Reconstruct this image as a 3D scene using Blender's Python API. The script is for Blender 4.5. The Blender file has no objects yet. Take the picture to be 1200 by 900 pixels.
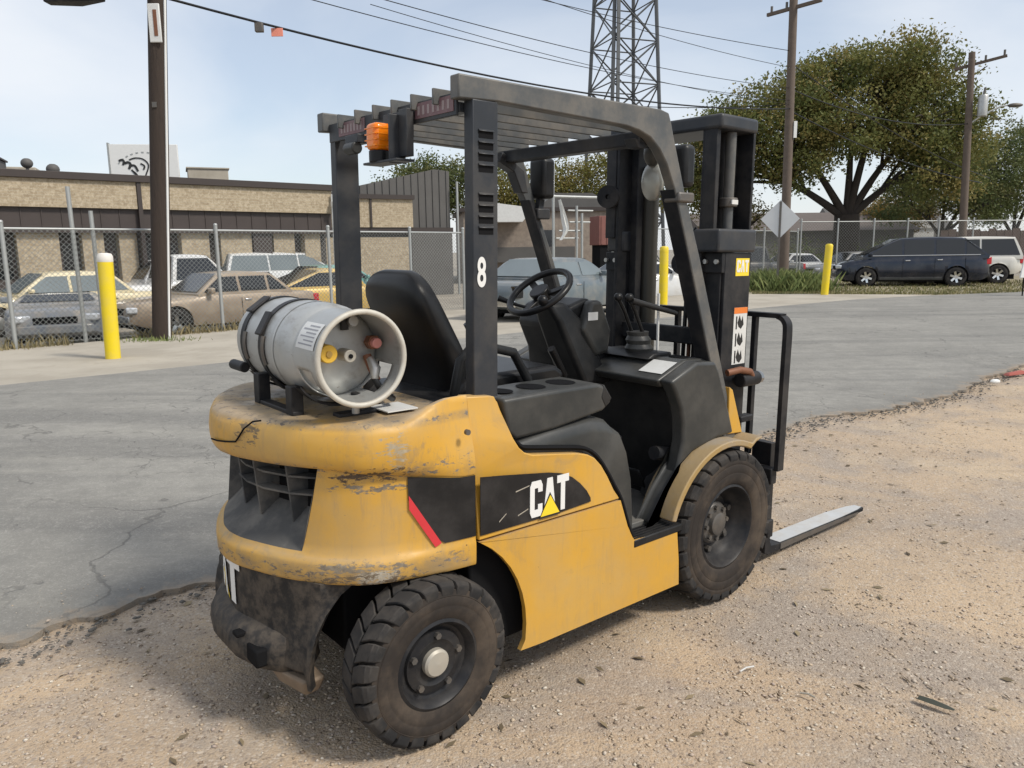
import bpy, bmesh, math, random
import numpy as np
from mathutils import Vector, Matrix, Euler
random.seed(7); rng = np.random.default_rng(11)
PI = math.pi
S = bpy.context.scene
COL = S.collection

# ------------------------------------------------------------------ camera, world, sun, exposure
cam_d = bpy.data.cameras.new('camera'); cam = bpy.data.objects.new('camera', cam_d); COL.objects.link(cam)
cam_d.sensor_width = 36; cam_d.lens = 896.636/1200*36; cam_d.clip_start = .05; cam_d.clip_end = 3000
cam.matrix_world = Matrix(((1.0, .0134, 0, 0), (-.0023, .1722, -.9851, 0), (-.0132, .9850, .1722, 0), (0, 0, 0, 1)))
_pitch = .1730252754; _roll = -.0134
def _ray(u, v):
    a, b = u-600, v-450; c, s = math.cos(_roll), math.sin(_roll); a, b = c*a+s*b, -s*a+c*b
    F = 896.636
    return Vector((a, F*math.cos(_pitch)-b*math.sin(_pitch), -(b*math.cos(_pitch)+F*math.sin(_pitch))))
_f = _ray(600, 450); _r = (_ray(601, 450)-_f).normalized(); _u = (_f-_ray(600, 451)).normalized(); _b = -_f.normalized()
cam.matrix_world = Matrix(((_r.x, _u.x, _b.x, 0), (_r.y, _u.y, _b.y, 0), (_r.z, _u.z, _b.z, 1.53684), (0, 0, 0, 1)))
S.camera = cam
SUN = Vector((.80, -.42, 1.0)).normalized()
sun_d = bpy.data.lights.new('sun', 'SUN'); sun_d.energy = 2.7; sun_d.angle = math.radians(10); sun_d.color = (1, .94, .84)
sun = bpy.data.objects.new('sun', sun_d); COL.objects.link(sun)
sun.rotation_euler = SUN.to_track_quat('Z', 'Y').to_euler(); sun.location = (6, -4, 12)
W = bpy.data.worlds.new('World'); S.world = W; W.use_nodes = True
def build_world():
    nt = W.node_tree; nt.nodes.clear(); N = nt.nodes.new; L = nt.links.new
    out = N('ShaderNodeOutputWorld'); bg = N('ShaderNodeBackground'); bg.inputs[1].default_value = .114
    sky = N('ShaderNodeTexSky'); sky.sky_type = 'NISHITA'; sky.sun_disc = False
    sky.sun_elevation = math.asin(SUN.z); sky.sun_rotation = math.atan2(SUN.x, SUN.y)
    sky.air_density = 1.0; sky.dust_density = .7; sky.ozone_density = 1.5
    tc = N('ShaderNodeTexCoord'); mp = N('ShaderNodeMapping'); mp.inputs['Scale'].default_value = (1, 1, 2.6)
    mp.inputs['Location'].default_value = (5.3, .4, 1.1)
    n1 = N('ShaderNodeTexNoise'); n1.inputs['Scale'].default_value = 1.5; n1.inputs['Detail'].default_value = 7; n1.inputs['Roughness'].default_value = .50
    n1.inputs['Distortion'].default_value = .5
    rp = N('ShaderNodeValToRGB'); rp.color_ramp.elements[0].position = .38; rp.color_ramp.elements[1].position = .64
    rp.color_ramp.elements[0].color = (.40, .40, .40, 1); rp.color_ramp.elements[1].color = (.90, .90, .90, 1)
    mx = N('ShaderNodeMix'); mx.data_type = 'RGBA'
    mx.inputs[7].default_value = (6.7, 6.95, 7.3, 1)
    L(tc.outputs['Generated'], mp.inputs[0]); L(mp.outputs[0], n1.inputs['Vector']); L(n1.outputs[0], rp.inputs[0])
    L(rp.outputs[0], mx.inputs[0]); L(sky.outputs[0], mx.inputs[6]); L(mx.outputs[2], bg.inputs[0]); L(bg.outputs[0], out.inputs[0])
build_world()
S.view_settings.view_transform = 'Standard'; S.view_settings.look = 'None'; S.view_settings.gamma = 1; S.view_settings.exposure = 0.25
S.cycles.max_bounces = 6; S.cycles.transparent_max_bounces = 12
try: S.cycles.use_denoising = True
except Exception: pass

# ------------------------------------------------------------------ helpers
def h(x, y):
    """height of the ground: the lot by the road tips a little to the right near the lorry lane"""
    d = math.hypot(x, y); t = min(1, max(0, (d-7)/7)); w = 1-t*t*(3-2*t)
    return -.017*x*w
def hv(x, y):
    d = np.hypot(x, y); t = np.clip((d-7)/7, 0, 1); w = 1-t*t*(3-2*t)
    return -.017*x*w

class MB:
    def __init__(s): s.v = []; s.f = []
    def add(s, vs, fs):
        o = len(s.v); s.v += [tuple(p) for p in vs]; s.f += [tuple(i+o for i in f) for f in fs]; return s
    def box(s, x0, x1, y0, y1, z0, z1):
        return s.add([(x0,y0,z0),(x1,y0,z0),(x1,y1,z0),(x0,y1,z0),(x0,y0,z1),(x1,y0,z1),(x1,y1,z1),(x0,y1,z1)],
                     [(0,3,2,1),(4,5,6,7),(0,1,5,4),(1,2,6,5),(2,3,7,6),(3,0,4,7)])
    def obox(s, c, size, rot=None):
        R = rot if rot is not None else Matrix.Identity(3); c = Vector(c); a, b, d = [q/2 for q in size]
        vs = [c+R@Vector(p) for p in ((-a,-b,-d),(a,-b,-d),(a,b,-d),(-a,b,-d),(-a,-b,d),(a,-b,d),(a,b,d),(-a,b,d))]
        return s.add(vs, [(0,3,2,1),(4,5,6,7),(0,1,5,4),(1,2,6,5),(2,3,7,6),(3,0,4,7)])
    def prism(s, poly, fn, w0, w1):
        n = len(poly); vs = [fn(a, b, w0) for a, b in poly]+[fn(a, b, w1) for a, b in poly]
        fs = [tuple(range(n))[::-1], tuple(range(n, 2*n))]+[(i, (i+1) % n, n+(i+1) % n, n+i) for i in range(n)]
        return s.add(vs, fs)
    def xz(s, poly, y0, y1): return s.prism(poly, lambda a, b, w: (a, w, b), y0, y1)
    def yz(s, poly, x0, x1): return s.prism(poly, lambda a, b, w: (w, a, b), x0, x1)
    def xy(s, poly, z0, z1): return s.prism(poly, lambda a, b, w: (a, b, w), z0, z1)
    def loft(s, rings, cap=True, closed=True):
        n = len(rings[0]); vs = [p for r in rings for p in r]; fs = []
        for i in range(len(rings)-1):
            for j in range(n if closed else n-1):
                k = (j+1) % n; fs.append((i*n+j, i*n+k, (i+1)*n+k, (i+1)*n+j))
        if cap and closed: fs += [tuple(range(n))[::-1], tuple(range((len(rings)-1)*n, len(rings)*n))]
        return s.add(vs, fs)
    def tube(s, pts, r, n=8, closed=False, cap=True):
        pts = [Vector(p) for p in pts]; m = len(pts); rs = r if hasattr(r, '__len__') else [r]*m; rings = []
        ref = None
        for i, p in enumerate(pts):
            if closed: t = pts[(i+1) % m]-pts[i-1]
            else: t = pts[min(i+1, m-1)]-pts[max(i-1, 0)]
            if t.length < 1e-9: t = Vector((0, 0, 1))
            t.normalize()
            if ref is None: ref = Vector((0, 0, 1)) if abs(t.z) < .9 else Vector((1, 0, 0))
            a = t.cross(ref)
            if a.length < 1e-4: a = t.orthogonal()
            a.normalize(); b = a.cross(t).normalized(); ref = b
            rings.append([p+(a*math.cos(2*PI*k/n)+b*math.sin(2*PI*k/n))*rs[i] for k in range(n)])
        if closed: rings.append(rings[0])
        return s.loft(rings, cap and not closed)
    def cyl(s, p0, p1, r0, r1=None, n=16): return s.tube([p0, p1], [r0, r0 if r1 is None else r1], n)
    def bar(s, pts, w, t, up=(0, 0, 1)):
        """flat bar along pts; w along 'up x tangent', t along up"""
        pts = [Vector(p) for p in pts]; up = Vector(up); rings = []
        for i, p in enumerate(pts):
            d = (pts[min(i+1, len(pts)-1)]-pts[max(i-1, 0)]).normalized(); a = up.cross(d).normalized(); b = d.cross(a).normalized()
            rings.append([p+a*w/2+b*t/2, p-a*w/2+b*t/2, p-a*w/2-b*t/2, p+a*w/2-b*t/2])
        return s.loft(rings)
    def lathe(s, prof, o=(0, 0, 0), axis='y', n=32, cap=False):
        rings = []
        for r, a in prof:
            ring = []
            for k in range(n):
                c, q = math.cos(2*PI*k/n)*r, math.sin(2*PI*k/n)*r
                p = {'y': (c, a, q), 'x': (a, c, q), 'z': (c, q, a)}[axis]
                ring.append((o[0]+p[0], o[1]+p[1], o[2]+p[2]))
            rings.append(ring)
        return s.loft(rings, cap)
    def ball(s, c, r, n=12, m=8):
        r = r if hasattr(r, '__len__') else (r, r, r); rings = []
        for i in range(1, m):
            t = PI*i/m; rings.append([(c[0]+r[0]*math.sin(t)*math.cos(2*PI*k/n), c[1]+r[1]*math.sin(t)*math.sin(2*PI*k/n), c[2]-r[2]*math.cos(t)) for k in range(n)])
        return s.loft(rings)
    def build(s, name, mat, parent=None, bevel=0, seg=2, smooth=35, mats=None):
        me = bpy.data.meshes.new(name); me.from_pydata(s.v, [], s.f)
        bm = bmesh.new(); bm.from_mesh(me); bmesh.ops.remove_doubles(bm, verts=bm.verts, dist=1e-5)
        bmesh.ops.recalc_face_normals(bm, faces=bm.faces); bm.to_mesh(me); bm.free()
        me.materials.append(mat)
        if smooth:
            me.polygons.foreach_set('use_smooth', [True]*len(me.polygons)); me.set_sharp_from_angle(angle=math.radians(smooth))
        o = bpy.data.objects.new(name, me); COL.objects.link(o)
        if parent is not None: o.parent = parent
        if bevel:
            b = o.modifiers.new('bevel', 'BEVEL'); b.width = bevel; b.segments = seg; b.limit_method = 'ANGLE'; b.angle_limit = math.radians(32)
        return o
def fast(name, V, Fc, mat, parent=None, tint=None, smooth=False):
    me = bpy.data.meshes.new(name); V = np.asarray(V, np.float32); Fc = np.asarray(Fc, np.int32)
    me.vertices.add(len(V)); me.vertices.foreach_set('co', V.ravel())
    k = Fc.shape[1]; me.loops.add(Fc.size); me.loops.foreach_set('vertex_index', Fc.ravel())
    me.polygons.add(len(Fc)); me.polygons.foreach_set('loop_start', np.arange(0, Fc.size, k, dtype=np.int32))
    if smooth: me.polygons.foreach_set('use_smooth', np.ones(len(Fc), bool))
    me.update(calc_edges=True); me.validate()
    if tint is not None:
        a = me.attributes.new('tint', 'FLOAT', 'FACE'); a.data.foreach_set('value', np.asarray(tint, np.float32))
    me.materials.append(mat); o = bpy.data.objects.new(name, me); COL.objects.link(o)
    if parent is not None: o.parent = parent
    return o
def tag(o, label=None, cat=None, group=None, kind=None):
    if label: o['label'] = label
    if cat: o['category'] = cat
    if group: o['group'] = group
    if kind: o['kind'] = kind
    return o
def thing(name, label, cat, loc=(0, 0, 0), rz=0, group=None):
    o = bpy.data.objects.new(name, None); COL.objects.link(o); o.location = loc; o.rotation_euler = (0, 0, rz)
    o.empty_display_size = .2
    return tag(o, label, cat, group)
def copy_tree(o, parent=None):
    c = o.copy(); COL.objects.link(c)
    if parent is not None: c.parent = parent
    for ch in list(o.children): copy_tree(ch, c)
    return c
def cspline(pts, n):
    """Catmull-Rom through 2d/3d points"""
    P = [Vector(p) for p in pts]; out = []
    for i in range(len(P)-1):
        p0, p1, p2, p3 = P[max(i-1, 0)], P[i], P[i+1], P[min(i+2, len(P)-1)]
        for k in range(n):
            t = k/n; out.append(.5*((2*p1)+(p2-p0)*t+(2*p0-5*p1+4*p2-p3)*t*t+(3*p1-p0-3*p2+p3)*t**3))
    out.append(P[-1]); return out
def lerp(a, b, t): return a+(b-a)*t
def interp(x, xs, ys): return float(np.interp(x, xs, ys))

# ------------------------------------------------------------------ materials
def newmat(name):
    m = bpy.data.materials.new(name); m.use_nodes = True; nt = m.node_tree; nt.nodes.clear()
    out = nt.nodes.new('ShaderNodeOutputMaterial'); b = nt.nodes.new('ShaderNodeBsdfPrincipled'); nt.links.new(b.outputs[0], out.inputs[0])
    return m, nt, b, out
class NT:
    def __init__(s, nt): s.nt = nt; s.tc = nt.nodes.new('ShaderNodeTexCoord')
    def L(s, a, b): s.nt.links.new(a, b)
    def noise(s, scale, detail=5, rough=.55, vec=None, dist=0, out=0):
        n = s.nt.nodes.new('ShaderNodeTexNoise'); n.inputs['Scale'].default_value = scale; n.inputs['Detail'].default_value = detail
        n.inputs['Roughness'].default_value = rough; n.inputs['Distortion'].default_value = dist
        s.L(vec if vec is not None else s.tc.outputs['Object'], n.inputs['Vector']); return n.outputs[out]
    def vor(s, scale, feature='F1', out='Distance', vec=None, rnd=1):
        n = s.nt.nodes.new('ShaderNodeTexVoronoi'); n.feature = feature; n.inputs['Scale'].default_value = scale; n.inputs['Randomness'].default_value = rnd
        s.L(vec if vec is not None else s.tc.outputs['Object'], n.inputs['Vector']); return n.outputs[out]
    def mapping(s, scale=(1, 1, 1), rot=(0, 0, 0), loc=(0, 0, 0), vec=None):
        n = s.nt.nodes.new('ShaderNodeMapping'); n.inputs['Scale'].default_value = scale; n.inputs['Rotation'].default_value = rot; n.inputs['Location'].default_value = loc
        s.L(vec if vec is not None else s.tc.outputs['Object'], n.inputs[0]); return n.outputs[0]
    def ramp(s, val, a, b, ca=0., cb=1.):
        n = s.nt.nodes.new('ShaderNodeMapRange'); n.interpolation_type = 'SMOOTHSTEP'
        n.inputs[1].default_value = a; n.inputs[2].default_value = b; n.inputs[3].default_value = ca; n.inputs[4].default_value = cb
        s.L(val, n.inputs[0]); return n.outputs[0]
    def math(s, op, a, b=None, c=None):
        n = s.nt.nodes.new('ShaderNodeMath'); n.operation = op
        for i, q in enumerate((a, b, c)):
            if q is None: continue
            if isinstance(q, (int, float)): n.inputs[i].default_value = q
            else: s.L(q, n.inputs[i])
        return n.outputs[0]
    def mix(s, fac, a, b):
        n = s.nt.nodes.new('ShaderNodeMix'); n.data_type = 'RGBA'
        for i, q in ((0, fac), (6, a), (7, b)):
            if isinstance(q, (int, float)): n.inputs[i].default_value = q
            elif isinstance(q, tuple): n.inputs[i].default_value = (*q, 1) if len(q) == 3 else q
            else: s.L(q, n.inputs[i])
        return n.outputs[2]
    def bump(s, hgt, strength, dist, b):
        n = s.nt.nodes.new('ShaderNodeBump'); n.inputs['Strength'].default_value = strength; n.inputs['Distance'].default_value = dist
        s.L(hgt, n.inputs['Height']); s.L(n.outputs[0], b.inputs['Normal']); return n
    def sep(s):
        n = s.nt.nodes.new('ShaderNodeSeparateXYZ'); s.L(s.tc.outputs['Object'], n.inputs[0]); return n.outputs
    def normz(s):
        g = s.nt.nodes.new('ShaderNodeNewGeometry'); n = s.nt.nodes.new('ShaderNodeSeparateXYZ'); s.L(g.outputs['Normal'], n.inputs[0]); return n.outputs[2]
    def attr(s, name):
        n = s.nt.nodes.new('ShaderNodeAttribute'); n.attribute_name = name; return n.outputs['Fac']
def M(name, col, rough=.6, metal=0, var=.12, scale=6, dust=None, bump=None, spec=None, coat=0):
    m, nt, b, out = newmat(name); t = NT(nt)
    c = t.mix(t.noise(scale, 6, .6), tuple(max(0, q*(1-var)) for q in col), tuple(q*(1+var) for q in col))
    if dust:
        dc, amt, sc = dust
        d = t.math('MULTIPLY', t.ramp(t.noise(sc, 8, .65), .38, .68), amt)
        up = t.ramp(t.normz(), .2, .95, 0, amt*.4); d = t.math('MINIMUM', t.math('ADD', d, up), .95)
        c = t.mix(d, c, dc)
        t.L(t.ramp(d, 0, 1, rough, .9), b.inputs['Roughness'])
    else: b.inputs['Roughness'].default_value = rough
    t.L(c, b.inputs['Base Color']); b.inputs['Metallic'].default_value = metal
    if spec is None: spec = {'dark_grey_guard_paint': .28, 'grey_guard_paint_sunlit': .35, 'black_mast_steel': .22, 'black_scraped_cast_iron': .25, 'grey_black_moulded_plastic': .25, 'grey_dusty_moulded_plastic': .38, 'black_vinyl': .32, 'black_void': .05, 'dusty_tyre_rubber': .12, 'brown_dusted_tyre_wall': .12, 'dark_painted_rim': .25, 'black_side_decal': .3, 'dusty_grey_grille': .2}.get(name)
    if spec is not None: b.inputs['Specular IOR Level'].default_value = spec
    if coat: b.inputs['Coat Weight'].default_value = coat; b.inputs['Coat Roughness'].default_value = .08
    if bump: t.bump(t.noise(bump[0], 4), bump[1], bump[2] if len(bump) > 2 else .01, b)
    return m
DUST = (.42, .35, .26)
def yellow(name, dirty):
    m, nt, b, out = newmat(name); t = NT(nt); x, y, z = t.sep()
    c = t.mix(t.noise(2.2, 5), (.545, .29, .034), (.64, .352, .046))
    c = t.mix(t.ramp(t.noise(1.7, 6, .6, vec=t.mapping((1, 1, 1), loc=(3, 1, 5))), .45, .7, 0, .4), c, (.58, .40, .14))
    drip = t.ramp(t.noise(9, 5, .65, vec=t.mapping((2.4, 2.4, .22))), .56, .70, 0, .45 if dirty > .5 else .22); c = t.mix(drip, c, (.33, .235, .11))
    smud = t.ramp(t.noise(4.5, 8, .72, dist=1.2), .56, .68, 0, .5 if dirty > .5 else .28); c = t.mix(smud, c, (.24, .185, .12))
    # grime film
    film = t.math('MULTIPLY', t.ramp(t.noise(3.1, 7, .65), .36, .72), .28+.45*dirty)
    streak = t.ramp(t.noise(5, 6, .7, vec=t.mapping((6, 6, .7))), .5, .75, 0, .35*dirty+.12)
    c = t.mix(film, c, (.42, .29, .13)); c = t.mix(streak, c, (.31, .225, .13))
    top = t.ramp(t.normz(), .55, .98, 0, .75 if dirty > .5 else .4)
    c = t.mix(t.math('MULTIPLY', top, t.ramp(t.noise(4, 7, .7), .25, .6)), c, (.38, .32, .25))
    # rubbed bands where the machine bumps into things, with bare primer and rust
    def band(z0, w): return t.math('SUBTRACT', 1, t.ramp(t.math('ABSOLUTE', t.math('SUBTRACT', z, z0)), 0, w))
    bands = t.math('MAXIMUM', t.math('MAXIMUM', band(.885, .07), band(.575, .06)), band(1.03, .03))
    if not dirty > .5: bands = t.math('MULTIPLY', band(.2, .12), .4)
    n = t.noise(46, 9, .74, vec=t.mapping((.6, .6, 1.4)))
    chip = t.ramp(t.math('ADD', n, t.math('MULTIPLY', bands, .15)), .69 if dirty > .5 else .74, .72 if dirty > .5 else .77)
    edge = t.math('MULTIPLY', t.ramp(bands, .25, 1), t.ramp(t.noise(8, 7, .7), .38, .62)); c = t.mix(t.math('MULTIPLY', edge, .6), c, (.22, .165, .10))
    c = t.mix(chip, c, t.mix(t.noise(40, 2), (.05, .032, .02), (.33, .29, .24)))
    scr = t.ramp(t.noise(14, 8, .8, vec=t.mapping((.35, .35, 3.5))), .705, .74)
    c = t.mix(t.math('MULTIPLY', scr, .7), c, (.12, .085, .05))
    spots = t.math('LESS_THAN', t.vor(38), t.ramp(t.noise(9, 2), .55, .8, 0, .17))
    c = t.mix(t.math('MULTIPLY', spots, .8), c, (.09, .055, .03))
    if dirty > .5:
        def spot(p, r, sq=(1, 1, 1)):
            v = nt.nodes.new('ShaderNodeVectorMath'); v.operation = 'SUBTRACT'; t.L(t.tc.outputs['Object'], v.inputs[0]); v.inputs[1].default_value = p
            w = nt.nodes.new('ShaderNodeVectorMath'); w.operation = 'MULTIPLY'; t.L(v.outputs[0], w.inputs[0]); w.inputs[1].default_value = sq
            l = nt.nodes.new('ShaderNodeVectorMath'); l.operation = 'LENGTH'; t.L(w.outputs[0], l.inputs[0]); return t.ramp(l.outputs['Value'], 0, r, 1, 0)
        fine = t.noise(34, 9, .75, vec=t.mapping((.55, .55, 1.5)))
        for p, r, sq, ca, cb, k in (((-.09, -.485, .565), .16, (1, 1, 2), (.50, .46, .38), (.30, .26, .2), .27), ((-.13, -.46, .56), .30, (.8, .8, 3), (.09, .06, .04), (.2, .15, .09), .18),
                                 ((-.09, -.48, .875), .22, (.8, .8, 4), (.05, .032, .02), (.11, .07, .04), .23), ((-.1, -.47, .835), .20, (.7, .7, 7), (.06, .04, .025), (.3, .26, .2), .24),
                                 ((-.02, -.51, .96), .12, (1, 1, 1.4), (.50, .44, .33), (.24, .17, .09), .2), ((-.33, -.15, .99), .16, (1, 1, 2), (.12, .08, .04), (.25, .19, .11), .2),
                                 ((-.12, -.45, .60), .26, (.8, .8, 6), (.07, .05, .03), (.34, .29, .22), .24), ((.13, -.53, .60), .14, (1, 1, 3), (.16, .11, .06), (.34, .26, .15), .16)):
            mk = t.ramp(t.math('ADD', fine, t.math('MULTIPLY', spot(p, r, sq), k)), .66, .70); c = t.mix(mk, c, t.mix(t.noise(60, 2), ca, cb))
    t.L(c, b.inputs['Base Color'])
    t.L(t.ramp(t.math('ADD', film, chip), 0, .7, .34, .75), b.inputs['Roughness'])
    t.bump(t.math('ADD', t.noise(5, 3), t.math('MULTIPLY', chip, -.6)), .12, .01, b)
    return m
m_yel = yellow('worn_yellow_cast_iron', 1.0); m_yel2 = yellow('yellow_sheet_metal', .5)
m_guard = M('dark_grey_guard_paint', (.030, .034, .041), .42, 0, .2, 9, (DUST, .08, 5), (60, .06, .004))
m_guardtop = M('grey_guard_paint_sunlit', (.08, .085, .088), .42, 0, .2, 9, (DUST, .2, 7), (60, .06, .004))  # lighter guard paint: sunlight on rails and slats put into the colour
m_mast = M('black_mast_steel', (.016, .0175, .021), .5, .1, .25, 12, ((.2, .17, .14), .14, 6), (80, .08, .003))
m_blackiron = M('black_scraped_cast_iron', (.02, .02, .021), .55, 0, .3, 12, ((.20, .16, .12), .38, 24), (35, .2, .01))
m_plast = M('grey_black_moulded_plastic', (.011, .012, .0135), .40, 0, .1, 5, ((.22, .2, .18), .09, 4), (260, .12, .002))
m_plast_l = M('grey_dusty_moulded_plastic', (.030, .032, .032), .38, 0, .12, 5, ((.25, .23, .2), .14, 4), (260, .12, .002))
m_floor = M('scuffed_grey_floor_mat', (.10, .10, .095), .7, 0, .2, 10, ((.28, .24, .19), .3, 6))
m_seat = M('black_vinyl', (.008, .008, .009), .36, 0, .1, 5, ((.16, .15, .13), .04, 4), (200, .12, .002))
m_dark = M('black_void', (.012, .012, .013), .8)
m_rub = M('dusty_tyre_rubber', (.026, .026, .027), .8, 0, .2, 10, ((.2, .17, .14), .2, 9), (120, .2, .003))
m_rubw = M('brown_dusted_tyre_wall', (.036, .031, .028), .82, 0, .2, 8, ((.17, .13, .095), .42, 5), (70, .15, .003))
m_rim = M('dark_painted_rim', (.018, .019, .022), .42, .2, .2, 14, ((.16, .14, .12), .2, 9))
m_hub = M('greasy_steel_hub', (.13, .125, .12), .5, .6, .3, 20, ((.2, .16, .12), .4, 14))
m_cap = M('light_hub_cap', (.42, .40, .35), .5, .3, .15, 12, (DUST, .3, 10))
m_galv = None
def galv():
    m, nt, b, out = newmat('scuffed_grey_tank_paint'); t = NT(nt)
    c = t.mix(t.noise(7, 7, .65), (.36, .365, .355), (.52, .525, .51))
    c = t.mix(t.ramp(t.noise(12, 8, .75, vec=t.mapping((1, .4, 1))), .52, .74, 0, .7), c, (.22, .19, .16))
    c = t.mix(t.ramp(t.noise(30, 6, .7), .66, .72, 0, .8), c, (.13, .075, .045))
    t.L(c, b.inputs['Base Color']); b.inputs['Metallic'].default_value = .45
    t.L(t.ramp(t.noise(9, 5), .3, .7, .34, .55), b.inputs['Roughness']); t.bump(t.noise(40, 4), .08, .004, b)
    return m
m_galv = galv()
m_ring = M('cream_worn_collar', (.55, .53, .47), .55, .1, .15, 14, ((.3, .24, .17), .35, 12))
m_steel = M('bright_worn_steel', (.45, .45, .44), .38, .75, .2, 14, (DUST, .2, 9))
m_forktop = M('silver_painted_fork', (.62, .63, .63), .45, .35, .12, 12, (DUST, .3, 8), (50, .08, .003))
m_white = M('white_paint', (.74, .74, .72), .5, 0, .05, 8)
m_label = M('white_label', (.68, .68, .66), .45, 0, .06, 12, ((.35, .33, .3), .15, 8))
m_black = M('black_print', (.02, .02, .02), .5)
m_decal = M('black_side_decal', (.014, .014, .015), .32, 0, .15, 7, ((.13, .12, .115), .16, 7))
m_redst = M('red_reflector', (.62, .04, .05), .35)
m_orange = M('orange_print', (.75, .2, .03), .5)
m_yelprint = M('yellow_print', (.85, .62, .03), .45)
m_purple = M('faded_maroon_sticker', (.16, .085, .095), .55, 0, .3, 30, ((.3, .26, .25), .3, 16))
m_cap_y = M('yellow_valve_cap', (.72, .44, .05), .5, 0, .15, 30)
m_brass = M('brass_fitting', (.5, .33, .1), .4, .7)
m_brown = M('rusty_hose_fitting', (.2, .085, .045), .6, .2, .3, 20)
m_pinkcap = M('pale_red_cap', (.62, .25, .22), .5)
m_glassdark = M('dark_car_glass', (.012, .014, .017), .08, 0, .1, 2, None, None, .6)
m_glasspale = M('pale_reflecting_glass', (.16, .19, .2), .1, 0, .2, 1.5, None, None, .7)
m_chrome = M('chrome', (.7, .7, .7), .18, 1, .05, 4)
m_lens = M('clear_lamp_lens', (.6, .62, .65), .12, .2, .1, 8)
m_redlens = M('red_lamp_lens', (.45, .02, .03), .15)
def amber():
    m, nt, b, out = newmat('amber_beacon_lens'); b.inputs['Base Color'].default_value = (.85, .22, .008, 1); b.inputs['Roughness'].default_value = .15
    b.inputs['Subsurface Weight'].default_value = .25; b.inputs['Subsurface Radius'].default_value = (.03, .01, .002); b.inputs['Subsurface Scale'].default_value = 1
    return m
m_amber = amber()

# ================================================================== GROUND
EDGE = [(-9.5, -3.9), (-6.2, -.95), (-4.2, .85), (-2.9, 1.98), (-2.02, 2.775), (-1.9, 2.905), (-1.787, 3.095), (-1.654, 3.247), (-1.406, 3.354), (-.5, 4.05), (.8, 5.2), (2.361, 6.462), (2.854, 6.957), (3.922, 7.497), (4.637, 8.01), (5.57, 8.948), (6.56, 9.679), (9, 11.4), (13, 13.7), (20, 17.6), (34, 25)]
FAR = [(-17, -1.9), (-9.6, 5.2), (-5.938, 8.738), (-4.998, 9.624), (-3.948, 10.631), (0, 14.1), (5.97, 19.061), (9.77, 21.894), (12.5, 23.2), (15.7, 24.2), (19.0, 26.0), (34, 33.5)]
def ground_mat():
    m, nt, b, out = newmat('tan_dirt_and_gravel'); t = NT(nt)
    c = t.mix(t.ramp(t.noise(.55, 6, .6), .35, .65), (.50, .38, .26), (.395, .305, .22))
    c = t.mix(t.ramp(t.noise(1.1, 8, .68, dist=.8), .44, .62, 0, .9), c, (.33, .28, .235))
    c = t.mix(t.ramp(t.noise(.9, 6, .6, vec=t.mapping((1, 1, 1), loc=(7, 3, 0))), .5, .7, 0, .6), c, (.56, .435, .295))
    c = t.mix(t.ramp(t.noise(7, 9, .78), .5, .78, 0, .6), c, (.20, .155, .12))
    g = t.vor(120, out='Color'); gs = nt.nodes.new('ShaderNodeSeparateColor'); t.L(g, gs.inputs[0])
    pick = t.ramp(gs.outputs[0], .55, .8)
    c = t.mix(t.math('MULTIPLY', pick, .5), c, t.mix(gs.outputs[1], (.16, .12, .095), (.62, .55, .46)))
    g2 = t.vor(45, out='Color'); gs2 = nt.nodes.new('ShaderNodeSeparateColor'); t.L(g2, gs2.inputs[0])
    near = t.math('LESS_THAN', t.vor(45), .33)
    c = t.mix(t.math('MULTIPLY', t.math('MULTIPLY', t.ramp(gs2.outputs[0], .72, .8), near), .75), c, t.mix(gs2.outputs[1], (.14, .1, .085), (.6, .52, .43)))
    t.L(c, b.inputs['Base Color']); b.inputs['Roughness'].default_value = .95; b.inputs['Specular IOR Level'].default_value = .15
    hh = t.math('ADD', t.math('MULTIPLY', t.vor(120), -.5), t.math('ADD', t.noise(60, 5, .7), t.math('MULTIPLY', t.noise(14, 5), 1.2)))
    t.bump(hh, .55, .012, b); return m
m_dirt = ground_mat()
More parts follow.
